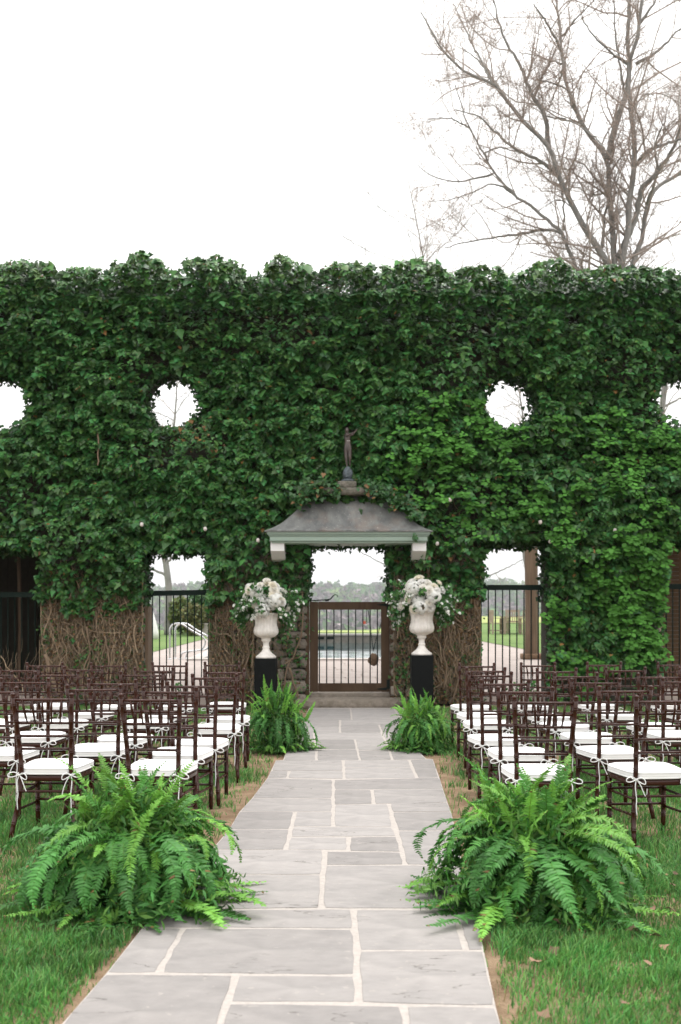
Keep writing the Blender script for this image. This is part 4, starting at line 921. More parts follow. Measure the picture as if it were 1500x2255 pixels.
LIMBS = [
 ([(1165,1500),(1150,1370),(1110,1290),(1030,1160),(960,1040),(890,880),(840,740),(740,640),(640,520),(560,420),(440,370),(330,280),(250,160),(200,60)], .20, .022),
 ([(840,740),(815,580),(740,450),(700,330),(640,240),(590,120),(560,-20)], .075, .02), ([(890,880),(790,800),(660,740),(560,650),(480,580),(370,550)], .06, .015),
 ([(640,520),(560,400),(470,250),(410,120),(360,20)], .05, .015), ([(560,420),(480,300),(380,230)], .03, .012),
 ([(1040,1480),(990,1360),(930,1240),(900,1160),(780,1060),(650,960),(560,860),(510,760),(440,640),(400,520),(370,420)], .135, .015),
 ([(900,1165),(820,1150),(600,1185),(400,1215),(320,1240)], .05, .015), ([(560,870),(380,910),(250,880),(180,830)], .035, .01), ([(650,965),(560,920),(440,970),(340,1000),(240,1010)], .03, .01),
 ([(510,770),(600,740),(760,790)], .03, .015), ([(440,640),(340,590),(230,600)], .025, .01),
 ([(1175,1500),(1165,1360),(1160,1180),(1140,960),(1130,800),(1060,700),(980,570),(920,400),(900,250),(890,120),(870,-40)], .19, .03),
 ([(1130,800),(1160,680),(1200,540),(1230,440),(1240,300),(1230,180),(1240,0),(1230,-120)], .10, .04), ([(1060,700),(990,600),(950,480),(900,430),(780,400)], .05, .015),
 ([(905,350),(880,440),(830,560)], .03, .02), ([(900,250),(830,120),(760,20)], .045, .015), ([(905,180),(980,90),(1080,-10)], .035, .012), ([(900,320),(780,280),(680,260)], .03, .01),
 ([(1190,1500),(1200,1340),(1230,1180),(1245,980),(1270,800),(1260,640),(1245,500),(1240,330),(1260,260),(1290,120),(1310,-60)], .19, .045),
 ([(1220,1500),(1250,1340),(1300,1200),(1330,1020),(1390,930),(1500,870),(1640,790)], .15, .05), ([(1330,1020),(1380,860),(1370,720),(1420,600)], .05, .015),
 ([(1180,1290),(1270,1100),(1300,950),(1380,860),(1450,760),(1490,650),(1540,500)], .095, .03), ([(1280,820),(1340,750),(1430,720),(1560,680)], .07, .03),
 ([(1105,1240),(1120,1080),(1150,950),(1185,860)], .05, .02), ([(820,580),(930,600),(1010,640),(1120,740)], .025, .018), ([(1220,470),(1180,250),(1165,60),(1170,-60)], .04, .015),
 ([(1255,560),(1310,480),(1400,470),(1500,520)], .035, .014), ([(1240,330),(1120,240),(1020,120),(990,20)], .035, .012), ([(1275,320),(1380,260),(1470,170),(1540,110)], .055, .02),
 ([(1290,120),(1350,40),(1400,-60)], .05, .02), ([(890,880),(910,1000),(915,1150)], .03, .03), ([(1140,960),(1050,980),(980,940),(920,950)], .03, .01), ([(1245,1000),(1180,920),(1060,900)], .03, .01), ([(960,1040),(880,1000),(780,1060)], .02, .01)]
bt = empty('bare_tree', (float(P(1345, 900, TD)[0]), TD, TER(TD))); tag(bt, 'large bare spreading tree with many trunks rising behind the ivy wall', 'tree')
tr_ = Tree(np.random.default_rng(11))
trunk_top = zt(1175, 1480)
for li, (pts, r0, r1) in enumerate(LIMBS):
    dr = tr_.rng.uniform(-1, 1) * (2.6 if r0 < .1 else 1.8); q = []
    for i, (a, b_) in enumerate(pts):
        t = i / (len(pts) - 1); dd = TD + (dr * t if r0 >= .1 else dr * t); q.append(zt(a, b_, dd))
    if r0 >= .13: q = [np.array([bt.location.x + tr_.rng.normal(0, .10), TD + tr_.rng.normal(0, .10), TER(TD) - .05]), np.array([bt.location.x + (q[0][0] - bt.location.x) * .35, TD, TER(TD) + 2.2])] + q
    p, r, L = tr_.limb(q, r0 * .82, r1 * .75, 0, .022)
    tr_.sprout(p, r, L, 1, 3.2 if r0 < .1 else 2.3, 2.25, .85, .32, 4, .45 if r0 >= .13 else .1)
tr_.build(bt)
def small_tree(loc, h, r0, label, seed, lean=0.0, nl=5, branch=2.0, dens=1.5, low=.35, spread=.9, maxlev=3, group=None, droop=.35, top=None):
    t = empty('bare_tree', loc); tag(t, label, 'tree', group); T_ = Tree(np.random.default_rng(seed)); l = np.array(loc)
    p, r, L = T_.limb([l + np.array([lean * q * h + .03 * h * math.sin(q * 5 + seed) * (q > .3), 0, q * h]) for q in (0, .2, .4, .6, .8, 1)], r0, r0 * (.18 if top is None else top), 0, .01)
    for i in range(nl):
        a = i * 2.4 + seed; k = int(len(p) * (low + (.92 - low) * i / nl)); d = np.array([math.cos(a), math.sin(a) * .6, .45]); ll = branch * (1.1 - .5 * i / nl)
        q, rr, L2 = T_.limb([p[k], p[k] + d * ll * .35, p[k] + d * ll * .7 + np.array([0, 0, -.05]), p[k] + d * ll + np.array([0, 0, .1])], r[k] * .42, .012, 0, .03); T_.sprout(q, rr, L2, 1, dens * 1.4, branch * .5, spread, droop, maxlev, .1)
    T_.sprout(p, r, L, 1, dens, branch * .75, spread, droop, maxlev, low); T_.build(t, buds=False); return t
small_tree(tuple(P(963, 1320, 33) * np.array([1, 1, 0]) + np.array([0, 0, TER(33)])), 15.6, .10, 'slight bare tree whose twigs show above the ivy left of the great tree', 5, -.048, 13, 3.4, 2.0, .62, 1.0, 4, None, .45, .08)
small_tree(tuple(P(905, 1320, 38) * np.array([1, 1, 0]) + np.array([0, 0, .62])), 15.8, .06, 'thin bare treetop peeping over the ivy above the statue', 8, -.12, 7, 1.9, 2.6, .68, .9, 3, None, .4, .1)
small_tree(tuple(P(370, 1320, 40.7) * np.array([1, 1, 0]) + np.array([0, 0, TER(40.7)])), 10.9, .165, 'bare tree with straight grey trunk behind the pool handrail', 3, .006, 16, 3.3, 1.9, .22, 1.0, 3, None, .15, .10)
small_tree(tuple(P(1176, 1320, 34) * np.array([1, 1, 0]) + np.array([0, 0, TER(34)])), 9.4, .07, 'slim bare tree behind the timber post, its top in the round window', 29, -.085, 9, 2.4, 2.6, .6, 1.0, 3, None, .15, .3)
small_tree(tuple(P(985, 1320, 45.8) * np.array([1, 1, 0]) + np.array([0, 0, .66])), 8.0, .15, 'bare tree with low spreading branches on the lawn between gate and table', 13, .0, 16, 4.6, .9, .22, .9, 3, None, -.06)
small_tree(tuple(P(1478, 1320, 30) * np.array([1, 1, 0]) + np.array([0, 0, TER(30)])), 10.5, .22, 'bare trunk seen in the end round window beyond the brick pillar', 21, -.01, 6, 2.0, .8, .55)
# ================================================================== CHAIRS
def bamboo(pts, r, nodes, sides=10, taper=1.0):
    """turned rod with paired rings at the given fractions of its length"""
    pts = [np.array(p, float) for p in smooth_path(pts, 6)]; seg = [0]
    for i in range(1, len(pts)): seg.append(seg[-1] + np.linalg.norm(pts[i] - pts[i - 1]))
    L = seg[-1]; ts = set(np.linspace(0, 1, max(4, int(L / .07))).tolist()); w = .0045 / L
    for n in nodes:
        for k in (-2.2, -1.6, -1.0, -.4, .4, 1.0, 1.6, 2.2): ts.add(min(1, max(0, n + k * w)))
    ts = sorted(ts); P_ = []; R_ = []
    A = np.array(pts); s = np.array(seg) / L
    for t in ts:
        P_.append([np.interp(t, s, A[:, i]) for i in range(3)]); rr = r * (1 + (taper - 1) * t)
        for n in nodes:
            q = abs(t - n) / w
            if .7 < q < 1.9: rr = rr * 1.16
            elif q <= .7: rr = rr * .98
        R_.append(rr)
    return P_, R_
def make_chair():
    c = empty('chiavari_chair')
    for s in (-1, 1):
        pts = [(s * .200, -.275, 0), (s * .188, -.235, .12), (s * .172, -.200, .24), (s * .160, -.190, .36), (s * .158, -.196, .46), (s * .164, -.215, .60), (s * .175, -.245, .76), (s * .184, -.268, .895)]
        p, r = bamboo(pts, .0150, (.12, .24, .34, .52, .62, .72, .84, .95), 10)
        m = MB().tube(p, r, 10); b_ = np.array(pts[-1])
        m.tube([b_, b_ + (0, -.001, .006), b_ + (0, -.002, .010), b_ + (0, -.003, .018), b_ + (0, -.004, .026), b_ + (0, -.004, .031)], [.0150, .0172, .0125, .0172, .0150, .004], 10)
        m.build('back_post', 'mahogany', c, smooth=True)
        p, r = bamboo([(s * .180, .195, 0), (s * .182, .192, .18), (s * .180, .188, .362)], .0152, (.30, .52, .82), 10, 1.1); MB().tube(p, r, 10).build('front_leg', 'mahogany', c, smooth=True)
        for z0, z1 in ((.285, .275), (.185, .165)):
            p, r = bamboo([(s * .176, -.212 if z0 > .2 else -.228, z0), (s * .182, .19, z1)], .0085, (.3, .7), 8); MB().tube(p, r, 8).build('stretcher', 'mahogany', c, smooth=True)
    def back(z):        # x half width and y of the back at height z
        return np.interp(z, [.46, .60, .76, .895], [.158, .164, .175, .184]), np.interp(z, [.46, .60, .76, .895], [-.196, -.215, -.245, -.268])
    for k, z in enumerate((.880, .808, .733, .650, .568)):
        w, y = back(z); p, r = bamboo([(-w, y, z), (w, y, z)], .0098 if k == 0 else .0082, (.2, .4, .6, .8) if k else (.16, .32, .5, .68, .84), 8); MB().tube(p, r, 8).build('top_rail' if k == 0 else 'rail', 'mahogany', c, smooth=True)
    for a, b_ in ((-.125, -.102), (-.063, -.053), (0, 0), (.059, .051), (.121, .104)):
        p, r = bamboo([(a, back(.88)[1] - .004, .878), (b_ * .5 + a * .5, back(.808)[1] - .0135, .808), (b_, back(.733)[1] - .004, .735)], .0072, (.3, .72), 8); r = [q * (1.12 - .3 * abs(2 * t - .6)) for q, t in zip(r, np.linspace(0, 1, len(r)))]
        MB().tube(p, r, 8).build('spindle', 'mahogany', c, smooth=True)
    for y, z in ((.19, .285), (.19, .18)): p, r = bamboo([(-.18, y, z), (.18, y, z)], .0085, (.25, .5, .75), 8); MB().tube(p, r, 8).build('stretcher', 'mahogany', c, smooth=True)
    p, r = bamboo([(-.168, -.206, .30), (.168, -.206, .30)], .0088, (.25, .5, .75), 8); MB().tube(p, r, 8).build('stretcher', 'mahogany', c, smooth=True)
    def outline(k, n=44):
        out = []
        for i in range(n):
            a = 2 * math.pi * i / n + .001; e = .38; cx = math.copysign(abs(math.cos(a)) ** e, math.cos(a)); cy = math.copysign(abs(math.sin(a)) ** e, math.sin(a))
            w = .178 + .027 * (cy + 1) / 2 * 1.3; out.append((cx * w * k, cy * .205 * k + .008))
        return out
    def rings(prof, name, mat, par):
        m = MB(); V = []; n = 44
        for k, z in prof: V += [(x, y, z) for x, y in outline(k, n)]
        Fs = [(j * n + i, j * n + (i + 1) % n, (j + 1) * n + (i + 1) % n, (j + 1) * n + i) for j in range(len(prof) - 1) for i in range(n)]
        Fs += [tuple(range(n - 1, -1, -1)), tuple((len(prof) - 1) * n + i for i in range(n))]; return m.add(V, Fs).build(name, mat, par, smooth=True)
    rings([(.95, .360), (1.0, .364), (1.005, .372), (1.005, .385), (1.0, .393), (.94, .397)], 'seat', 'mahogany', c)
    cu = rings([(.90, .398), (.985, .401), (1.02, .404), (1.03, .407), (1.015, .410), (1.02, .418), (1.025, .428), (1.015, .436), (1.03, .439), (1.02, .443), (.985, .446), (.90, .452), (.70, .458), (.35, .461), (.02, .462)], 'cushion', 'cushion', c)
    for s in (-1, 1):
        o_ = np.array([s * .163, -.215, .405]); m = MB(); q = 1 if s > 0 else .8
        def rb(pts, r=.0034): m.tube(smooth_path([o_ + np.array((a * s, b2, c2)) for a, b2, c2 in pts], 4), r, 5)
        rb([(0, 0, 0), (.03, -.012, .018), (.062, -.016, .010), (.066, -.018, -.008), (.04, -.016, -.012), (.0, -.004, 0)]); rb([(0, 0, 0), (-.025, -.012, .012), (-.048, -.018, -.002), (-.050, -.018, -.026), (-.03, -.016, -.022), (0, -.004, -.002)])
        rb([(0, 0, 0), (.010, -.012, -.04), (.004, -.016, -.12), (.008, -.02, -.20 * q), (.004, -.02, -.27 * q)]); rb([(0, 0, 0), (-.02, -.014, -.03), (-.04, -.018, -.08), (-.05, -.02, -.125 * q)])
        rb([(-.04, .03, .008), (-.02, -.008 + .012, .006), (0, 0, 0), (.018, .012, .004), (.008, .05, .01)], .0045); bx = MB(); m.tube([o_ + (0, -.008, -.006), o_ + (0, -.009, .006)], .0065, 6)
        m.build('tie', 'ribbon', cu, smooth=True)
    index_kids(c); return c
proto = make_chair()
CH_L = [[(32, 159, 204.5), (274, 401, 206)], [(-79, 36, 190.5), (144, 253, 185.8), (327, 437, 190.5)], [(4, 105, 171.5), (203, 303, 174.2), (376, 477, 179)], [(-64, 28, 157), (73.5, 165.5, 157), (265, 354, 157), (421, 514, 162.5)],
        [(0, 83.5, 148), (142, 225, 146.5), (303, 386, 149), (451, 535, 152)], [(57, 133, 138.3), (202, 279, 138.5), (339, 416, 138), (452, 530, 137)]]
CH_R = [[(1392, 1524, 209), (1137, 1270, 211)], [(1312, 1427, 188.7), (1101, 1218, 190.5)], [(1461, 1564, 170.5), (1265, 1368, 172.5), (1056, 1158, 174.6)], [(1414, 1508, 161), (1217, 1311, 160), (1037, 1129, 158)],
        [(1496, 1580, 148), (1340.5, 1423, 148), (1183.6, 1266, 150), (1025, 1108, 149)], [(1450.5, 1527, 137), (1288, 1364, 137), (1142, 1218, 138), (1008.7, 1085, 139.5)]]
ORD = ['aisle', 'second', 'third', 'fourth', 'fifth']; ROW = ['sixth', 'fifth', 'fourth', 'third', 'second', 'first']
first = True
for rows, side in ((CH_L, 'pool handrail side'), (CH_R, 'timber post side')):
    for ri, row in enumerate(rows):
        for ci, (a, b_, dy) in enumerate(row[::-1]):
            rnd = random.Random(ri * 31 + ci * 7 + len(side)); d = (CH - .926) * F / (1320 + dy - 2 - HY)
            o = proto if first else copy_tree(proto); first = False
            o.location = (((a + b_) / 2 - 750) / F * d, d + .272, -.008); o.rotation_euler = (0, 0, R(rnd.uniform(-6, 6)))
            where = 'aisle seat' if ci == 0 else f'{ORD[ci]} seat from path'
            tag(o, f'dark chair, white cushion, {where}, {ROW[ri]} row from wall, {side}', 'chair', 'ceremony chairs in rows')

# ================================================================== FERNS
def frond(rng, e0, L, droop, pin, z0, r0, pairs, ground=.02, dark=False):
    """one arching frond in the r,z plane with paired leaflets; returns arrays"""
    n = 26; ds = L / (n - 1); e = e0; p = [np.array([r0, 0, z0])]; sidew = rng.normal(0, .34)
    for i in range(n - 1):
        t = i / n; e -= droop * ds * (0.5 + 1.5 * t); q = p[-1] + np.array([math.cos(e), sidew * t, math.sin(e)]) * ds
        if q[2] < ground + .015: q[2] = ground + .015 + .006 * rng.random(); e = min(0.0, e) * .3
        p.append(q)
    p = np.array(p); s = np.linspace(0, 1, n); V = []; T = []; C = []
    base = np.array([.052, .165, .030]) * rng.uniform(.65, 1.3); young = rng.random() < (.08 if dark else .55)
    if dark: base = np.array([.046, .148, .031]) * rng.uniform(.6, 1.4)
    if young: base = np.array([.135, .32, .050]) * rng.uniform(.85, 1.15)
    for k in range(pairs):
        t = .07 + .93 * (k + .5) / pairs; c = np.array([np.interp(t, s, p[:, i]) for i in range(3)]); i = min(n - 2, int(t * (n - 1))); tan = p[i + 1] - p[i]; tan /= np.linalg.norm(tan)
        side = np.cross(tan, np.array([0, 0, 1.0])); nn = np.linalg.norm(side); side = side / nn if nn > .15 else np.array([0, 1.0, 0]); up = np.cross(side, tan)
        l = pin * (min(1, .35 + t * 3.2)) * (1 - t ** 3.2 * .88) * rng.uniform(.85, 1.12); w = pin * .33 * (1 - .4 * t)
        for sg in (-1, 1):
            d = side * sg * .93 + tan * (.22 + .3 * t) + up * rng.normal(.04, .24); d /= np.linalg.norm(d); wv = tan * .94 + up * rng.normal(.12, .30); wv -= d * wv.dot(d); wv /= np.linalg.norm(wv); nv = np.cross(d, wv) * sg
            b_ = len(V); mid = c + d * l * .5 + nv * l * .04; end = c + d * l - np.array([0, 0, l * rng.uniform(.0, .22)])
            V += [c - wv * w * .45, c + wv * w * .55, mid - wv * w * .48 - nv * .002, mid + wv * w * .48 - nv * .002, end, mid + nv * w * .18]
            T += [(b_, b_ + 5, b_ + 1), (b_, b_ + 2, b_ + 5), (b_ + 1, b_ + 5, b_ + 3), (b_ + 2, b_ + 4, b_ + 5), (b_ + 5, b_ + 4, b_ + 3)]
            cc = base * rng.uniform(.82, 1.2) * (1 + .25 * t)
            if rng.random() < .012 + .05 * (t > .9): cc = np.array([.20, .13, .05]) * rng.uniform(.7, 1.2)
            C += [cc] * 6
    Vt, Tt = tubes_np(p[None], np.linspace(.0028, .0010, n)[None], 3); T += [tuple(int(v) + len(V) for v in f) for f in Tt]; V += list(Vt); C += [base * np.array([1.6, 1.15, .9])] * len(Vt)
    return fast_mesh('frond', np.array(V), np.array(T), 'fern', np.array(C))
FZ = .34; frng = np.random.default_rng(5); FLIB = {'up': [], 'arch': [], 'drape': [], 'low': [], 'ground': []}
for i in range(8): FLIB['up'].append(frond(frng, R(frng.uniform(52, 84)), frng.uniform(.24, .42), frng.uniform(.8, 3.0), frng.uniform(.034, .048), FZ, .02, 30))
for i in range(9): FLIB['arch'].append(frond(frng, R(frng.uniform(20, 58)), frng.uniform(.32, .48), frng.uniform(3.0, 5.8), frng.uniform(.036, .050), FZ, .05, 38))
for i in range(11): FLIB['drape'].append(frond(frng, R(frng.uniform(-8, 28)), frng.uniform(.44, .62), frng.uniform(2.2, 4.4), frng.uniform(.050, .066), FZ, .06, 40, dark=True))
for i in range(8): FLIB['low'].append(frond(frng, R(frng.uniform(-50, -15)), frng.uniform(.46, .66), frng.uniform(2.0, 4.0), frng.uniform(.046, .062), FZ - .04, .08, 36, dark=True))
for i in range(8): FLIB['ground'].append(frond(frng, R(frng.uniform(-25, 12)), frng.uniform(.22, .34), frng.uniform(1.0, 3.0), frng.uniform(.034, .046), .09, .26, 24))
pot_me = MB().lathe([(.10, 0), (.115, .02), (.135, .22), (.15, .27), (.155, .30), (.14, .305), (.12, .29)], 20).mesh('pot', 'pot', True)
def fern(x, y, sx, sz, seed, label, trail=None, counts=(84, 74, 62, 42, 36), zlift=0.0):
    f = empty('fern', (x, y, -.02)); tag(f, label, 'fern', 'potted ferns lining the path'); rr = random.Random(seed); o = link('pot', pot_me, f)
    g = np.random.default_rng(seed + 40); k = 4200; th = g.uniform(0, 2 * math.pi, k); zz = g.random(k) ** .8 * .52; rad = (np.interp(zz, [0, .15, .34, .52], [.46, .40, .30, .16])) * np.sqrt(g.uniform(.1, 1, k))
    if trail is not None: rad = rad * (1 + .25 * np.maximum(0, np.cos(th - trail)) ** 3 * (zz < .2))
    ip = np.stack([np.cos(th) * rad * sx, np.sin(th) * rad * sx, zz * sz + .02], 1); out_ = np.stack([np.cos(th), np.sin(th), .5 - zz], 1)
    iv, it, ic = scatter(np.array([(0, 0, 0), (.13, .4, .03), (0, 1, -.1), (-.13, .4, .03)]), np.array([(0, 1, 3), (1, 2, 3)]), ip, frames(out_ + g.normal(0, .5, (k, 3)), g.normal(0, .7, (k, 3)) + np.array([0, 0, -.4])), g.uniform(.04, .07, k), leaf_colors(k, (.055, .16, .030), g, .45, .2))
    tag(link('inner_leaflets', fast_mesh('inner_leaflets', iv, it, 'fern', ic), f), kind='stuff')
    for kind, n in zip(('up', 'arch', 'drape', 'low', 'ground'), counts):
        for i in range(n):
            o = link('frond', rr.choice(FLIB[kind]), f); a = 2 * math.pi * (i + rr.random() * .8) / n; s = rr.uniform(.72, 1.15)
            if trail is not None and kind in ('low', 'ground'):
                s *= 1 + .26 * max(0, math.cos(a - trail)) ** 3
            o.rotation_euler = (rr.gauss(0, .20 if kind in ('up', 'arch') else .10), rr.gauss(0, .10) if kind in ('up', 'arch') else rr.gauss(0, .03), a + rr.gauss(0, .15)); o.scale = (s * sx, s * sx, (s if kind in ('up', 'arch') else 1) * sz)
            o.location = (rr.gauss(0, .055), rr.gauss(0, .055), rr.uniform(-.06, .04) if kind in ('up', 'arch') else 0)
fern(-1.03, 4.87, 1.10, .98, 1, 'large spilling fern at the outer end of the path, handrail side', -.25)
fern(.95, 4.87, 1.12, .98, 2, 'large spilling fern at the outer end of the path, timber post side', math.pi + .12)
fern(-.66, 10.5, .68, 1.06, 3, 'upright fern by the gate below the pedestal, latch side', -.5, (78, 68, 60, 50, 36))
fern(.86, 10.5, .70, .88, 4, 'low spilling fern by the gate below the pedestal, hinge side', math.pi + .3, (74, 68, 60, 50, 36))

# ================================================================== URNS AND FLOWERS
UD = WY - .9
def flute(a, z):
    if z < .30: return 0
    k = min(1, (z - .30) / .05); return -.09 * k * abs(math.cos(a * 9)) ** .6 + .02 * k
UPROF = [(.139, 0), (.139, .030), (.128, .036), (.118, .045), (.09, .068), (.062, .098), (.048, .125), (.044, .140), (.047, .146), (.050, .156), (.047, .166), (.042, .170), (.039, .182), (.040, .215), (.045, .235), (.062, .246), (.064, .262), (.060, .280), (.075, .292), (.125, .312), (.158, .338), (.173, .370), (.175, .398), (.168, .430), (.157, .465), (.152, .500), (.153, .540), (.160, .580), (.170, .612), (.182, .632), (.186, .642), (.180, .650), (.165, .645), (.150, .60)]
petal_v = np.array([(0, 0, 0), (-.45, .45, .10), (.45, .45, .10), (-.38, .9, .02), (.38, .9, .02), (0, .55, -.06), (0, 1.02, -.05)]); petal_t = np.array([(0, 5, 1), (0, 2, 5), (1, 5, 3), (2, 4, 5), (5, 6, 3), (5, 4, 6)])
def bloom_rose(rng, tint):
    n = 46; P_, N_, T_, S_, C_ = [], [], [], [], []
    for i in range(n):
        t = i / n; a = i * 2.39996; op = .08 + 1.35 * t; out = np.array([math.cos(a), math.sin(a), 0])
        P_.append(out * (.004 + .020 * t) + np.array([0, 0, .022 - .02 * t])); tip = out * math.sin(op) + np.array([0, 0, math.cos(op)]); T_.append(tip); N_.append(out * -math.cos(op) + np.array([0, 0, math.sin(op)]) + 1e-3); S_.append(.026 + .022 * t); C_.append(np.array(tint) * (.9 + .12 * t) * rng.uniform(.95, 1.03))
    V, T, C = scatter(petal_v, petal_t, np.array(P_), frames(np.array(N_), np.array(T_)), S_, np.array(C_)); return fast_mesh('rose', V, T, 'petal', C, True)
def bloom_hydrangea(rng):
    n = 110; u = rng.normal(size=(n, 3)); u[:, 2] = np.abs(u[:, 2]) - .35; u /= np.linalg.norm(u, axis=1, keepdims=True); P_, N_, T_, S_, C_ = [], [], [], [], []
    for i in range(n):
        ax = u[i]; p0 = ax * .085 * rng.uniform(.9, 1.08); s1 = np.cross(ax, rng.normal(size=3)); s1 /= np.linalg.norm(s1); s2 = np.cross(ax, s1); tone = rng.uniform(.86, 1.0)
        for k in range(4): a = k * math.pi / 2; P_.append(p0); T_.append(s1 * math.cos(a) + s2 * math.sin(a) + ax * .15); N_.append(ax); S_.append(.019); C_.append(np.array([.98, .98, .95]) * tone)
    V, T, C = scatter(petal_v, petal_t, np.array(P_), frames(np.array(N_), np.array(T_)), S_, np.array(C_)); return fast_mesh('hydrangea', V, T, 'petal', C)
def bloom_small(rng):
    n = 12; P_, N_, T_, S_, C_ = [], [], [], [], []
    for i in range(n):
        a = i * 2.4; op = .5 + .8 * i / n; out = np.array([math.cos(a), math.sin(a), 0]); P_.append(out * .003); T_.append(out * math.sin(op) + np.array([0, 0, math.cos(op)])); N_.append(-out * math.cos(op) + np.array([0, 0, math.sin(op)])); S_.append(.022); C_.append(np.array([.95, .95, .92]) * rng.uniform(.93, 1.0))
    V, T, C = scatter(petal_v, petal_t, np.array(P_), frames(np.array(N_), np.array(T_)), S_, np.array(C_)); return fast_mesh('small_bloom', V, T, 'petal', C, True)
def spray(rng, L, droop, flowers, tone):
    """leafy stem along +z, bending towards +x"""
    n = 14; p = [np.zeros(3)]; e = 0.0
    for i in range(n - 1): e += droop * L / n; p.append(p[-1] + np.array([math.sin(e), .0, math.cos(e)]) * L / (n - 1) + rng.normal(0, .002, 3))
    p = np.array(p); Vt, Tt = tubes_np(p[None], np.linspace(.003, .001, n)[None], 3); V = [Vt]; T = [Tt]; C = [np.tile((.06, .11, .04), (len(Vt), 1))]; o = len(Vt)
    k = int(L * 130); t = .22 + .78 * rng.random(k); q = np.stack([np.interp(t, np.linspace(0, 1, n), p[:, j]) for j in range(3)], 1) + rng.normal(0, .016, (k, 3)); d = rng.normal(size=(k, 3)) + np.array([.2, 0, .7])
    a, b_, c_ = scatter(HV, HT, q, frames(rng.normal(size=(k, 3)) + np.array([0, 0, .6]), d), rng.uniform(.026, .054, k), leaf_colors(k, np.array((.058, .165, .046)) * tone, rng, .4, .25)); V.append(a); T.append(b_ + o); C.append(c_); o += len(a)
    m = fast_mesh('spray', np.concatenate(V), np.concatenate(T), 'arr_leaf', np.concatenate(C)); return m, p
arng = np.random.default_rng(17)
ROSES = [bloom_rose(arng, c) for c in ((.97, .95, .90), (.97, .93, .83), (.98, .97, .95))]; HYD = [bloom_hydrangea(arng) for _ in range(3)]; SMALL = [bloom_small(arng) for _ in range(3)]
SPR = [spray(arng, L, dr, True, t) for L, dr, t in ((.34, 1.2, 1), (.40, 2.2, 1.1), (.30, 3.5, .9), (.42, 3.0, 1.2), (.26, .6, 1.15), (.36, 4.5, .9))]
def orient(o, d, roll=0.0):
    d = Vector(d).normalized(); o.rotation_euler = (d.to_track_quat('Z', 'Y') @ Matrix.Rotation(roll, 3, 'Z').to_quaternion()).to_euler()
def urn_set(px_, top_py, side, seed):
    x = (px_ - 750) / F * UD; zt_ = CH - (top_py - HY) / F * UD; rr = random.Random(seed)
    m = MB().box(-.165, .165, -.165, .165, 0, zt_ + .03); o = m.build('pedestal', 'pedestal', bevel=.004); o.location = (x, UD + .1, -.03); tag(o, f'square black pedestal under the white urn, {side} side of the gate', 'pedestal', 'black pedestals by the gate')
    u = MB().lathe(UPROF, 90, flute).build('urn', 'urn', smooth=True); u.location = (x, UD + .1, zt_); tag(u, f'fluted white stone urn holding flowers, {side} side of the gate', 'urn', 'white urns by the gate')
    fa = empty('flower_arrangement', (x, UD + .1, zt_ + .64)); tag(fa, f'white rose and hydrangea arrangement in the urn, {side} side of the gate', 'flowers', 'flower arrangements in urns')
    fa.scale = (1.2, 1.15, 1.16); u.scale = (1.12, 1.12, 1.06)
    def place(me, name, d, dist, sc=1.0, zoff=.14):
        d = Vector(d).normalized(); o = link(name, me, fa); o.location = (d.x * dist * .95, d.y * dist * .8, d.z * dist + zoff); o.scale = (sc,) * 3; orient(o, d, rr.random() * 6.28); return o
    for i in range(6):
        a = i * 1.05 + rr.uniform(-.2, .2); place(rr.choice(HYD), 'hydrangea', (math.cos(a), math.sin(a) - .25, rr.uniform(-.2, .7)), .17, rr.uniform(.9, 1.2), .19)
    place(HYD[0], 'hydrangea', (-.15, -1, -.35), .27, 1.1, .16); place(HYD[1], 'hydrangea', (.55, -1, .15), .30, 1.05, .17); place(HYD[2], 'hydrangea', (-.5, -.9, .5), .28, 1.05, .2)
    for i in range(30):
        u_ = Vector((rr.uniform(-1, 1), rr.uniform(-1.2, .1), rr.uniform(-.3, .9))); place(rr.choice(ROSES), 'rose', u_, rr.uniform(.25, .33), rr.uniform(.8, 1.1), .18)
    for i in range(96):
        me, p = rr.choice(SPR); d = Vector((rr.choice((-1, 1)) * rr.uniform(.1, 1.2), rr.gauss(.0, .40), rr.uniform(-.35, 1.25)))
        if d.z < .2: d.x += math.copysign(.8, d.x); d.y = abs(d.y)
        d = d.normalized(); o = place(me, 'spray', d, .07, rr.uniform(.7, 1.1), .10)
        # bend the tips downwards
        q = d.to_track_quat('Z', 'Y'); best = max((Matrix.Rotation(r_ * .523, 3, Vector((0, 0, 1))) for r_ in range(12)), key=lambda M: (q.to_matrix() @ M @ Vector((1, 0, 0))).dot(Vector((d.x * .3, 0, -1)))); o.rotation_euler = (q.to_matrix() @ best).to_euler()
        if rr.random() < .62:
            for t in ((13, 10) if rr.random() < .5 else (13, 12, 11, 8)):
                pt = o.rotation_euler.to_matrix() @ (Vector(p[t]) * o.scale[0]) + Vector(o.location); s = link('small_bloom', rr.choice(SMALL), fa); s.location = pt + Vector((rr.gauss(0, .012), rr.gauss(0, .012) - .01, rr.gauss(0, .012))); s.scale = (rr.uniform(.75, 1.25),) * 3; orient(s, d + Vector((rr.gauss(0, .4), -.5, .2)))
urn_set(585, 1450, 'latch', 4); urn_set(930, 1443, 'hinge', 9)

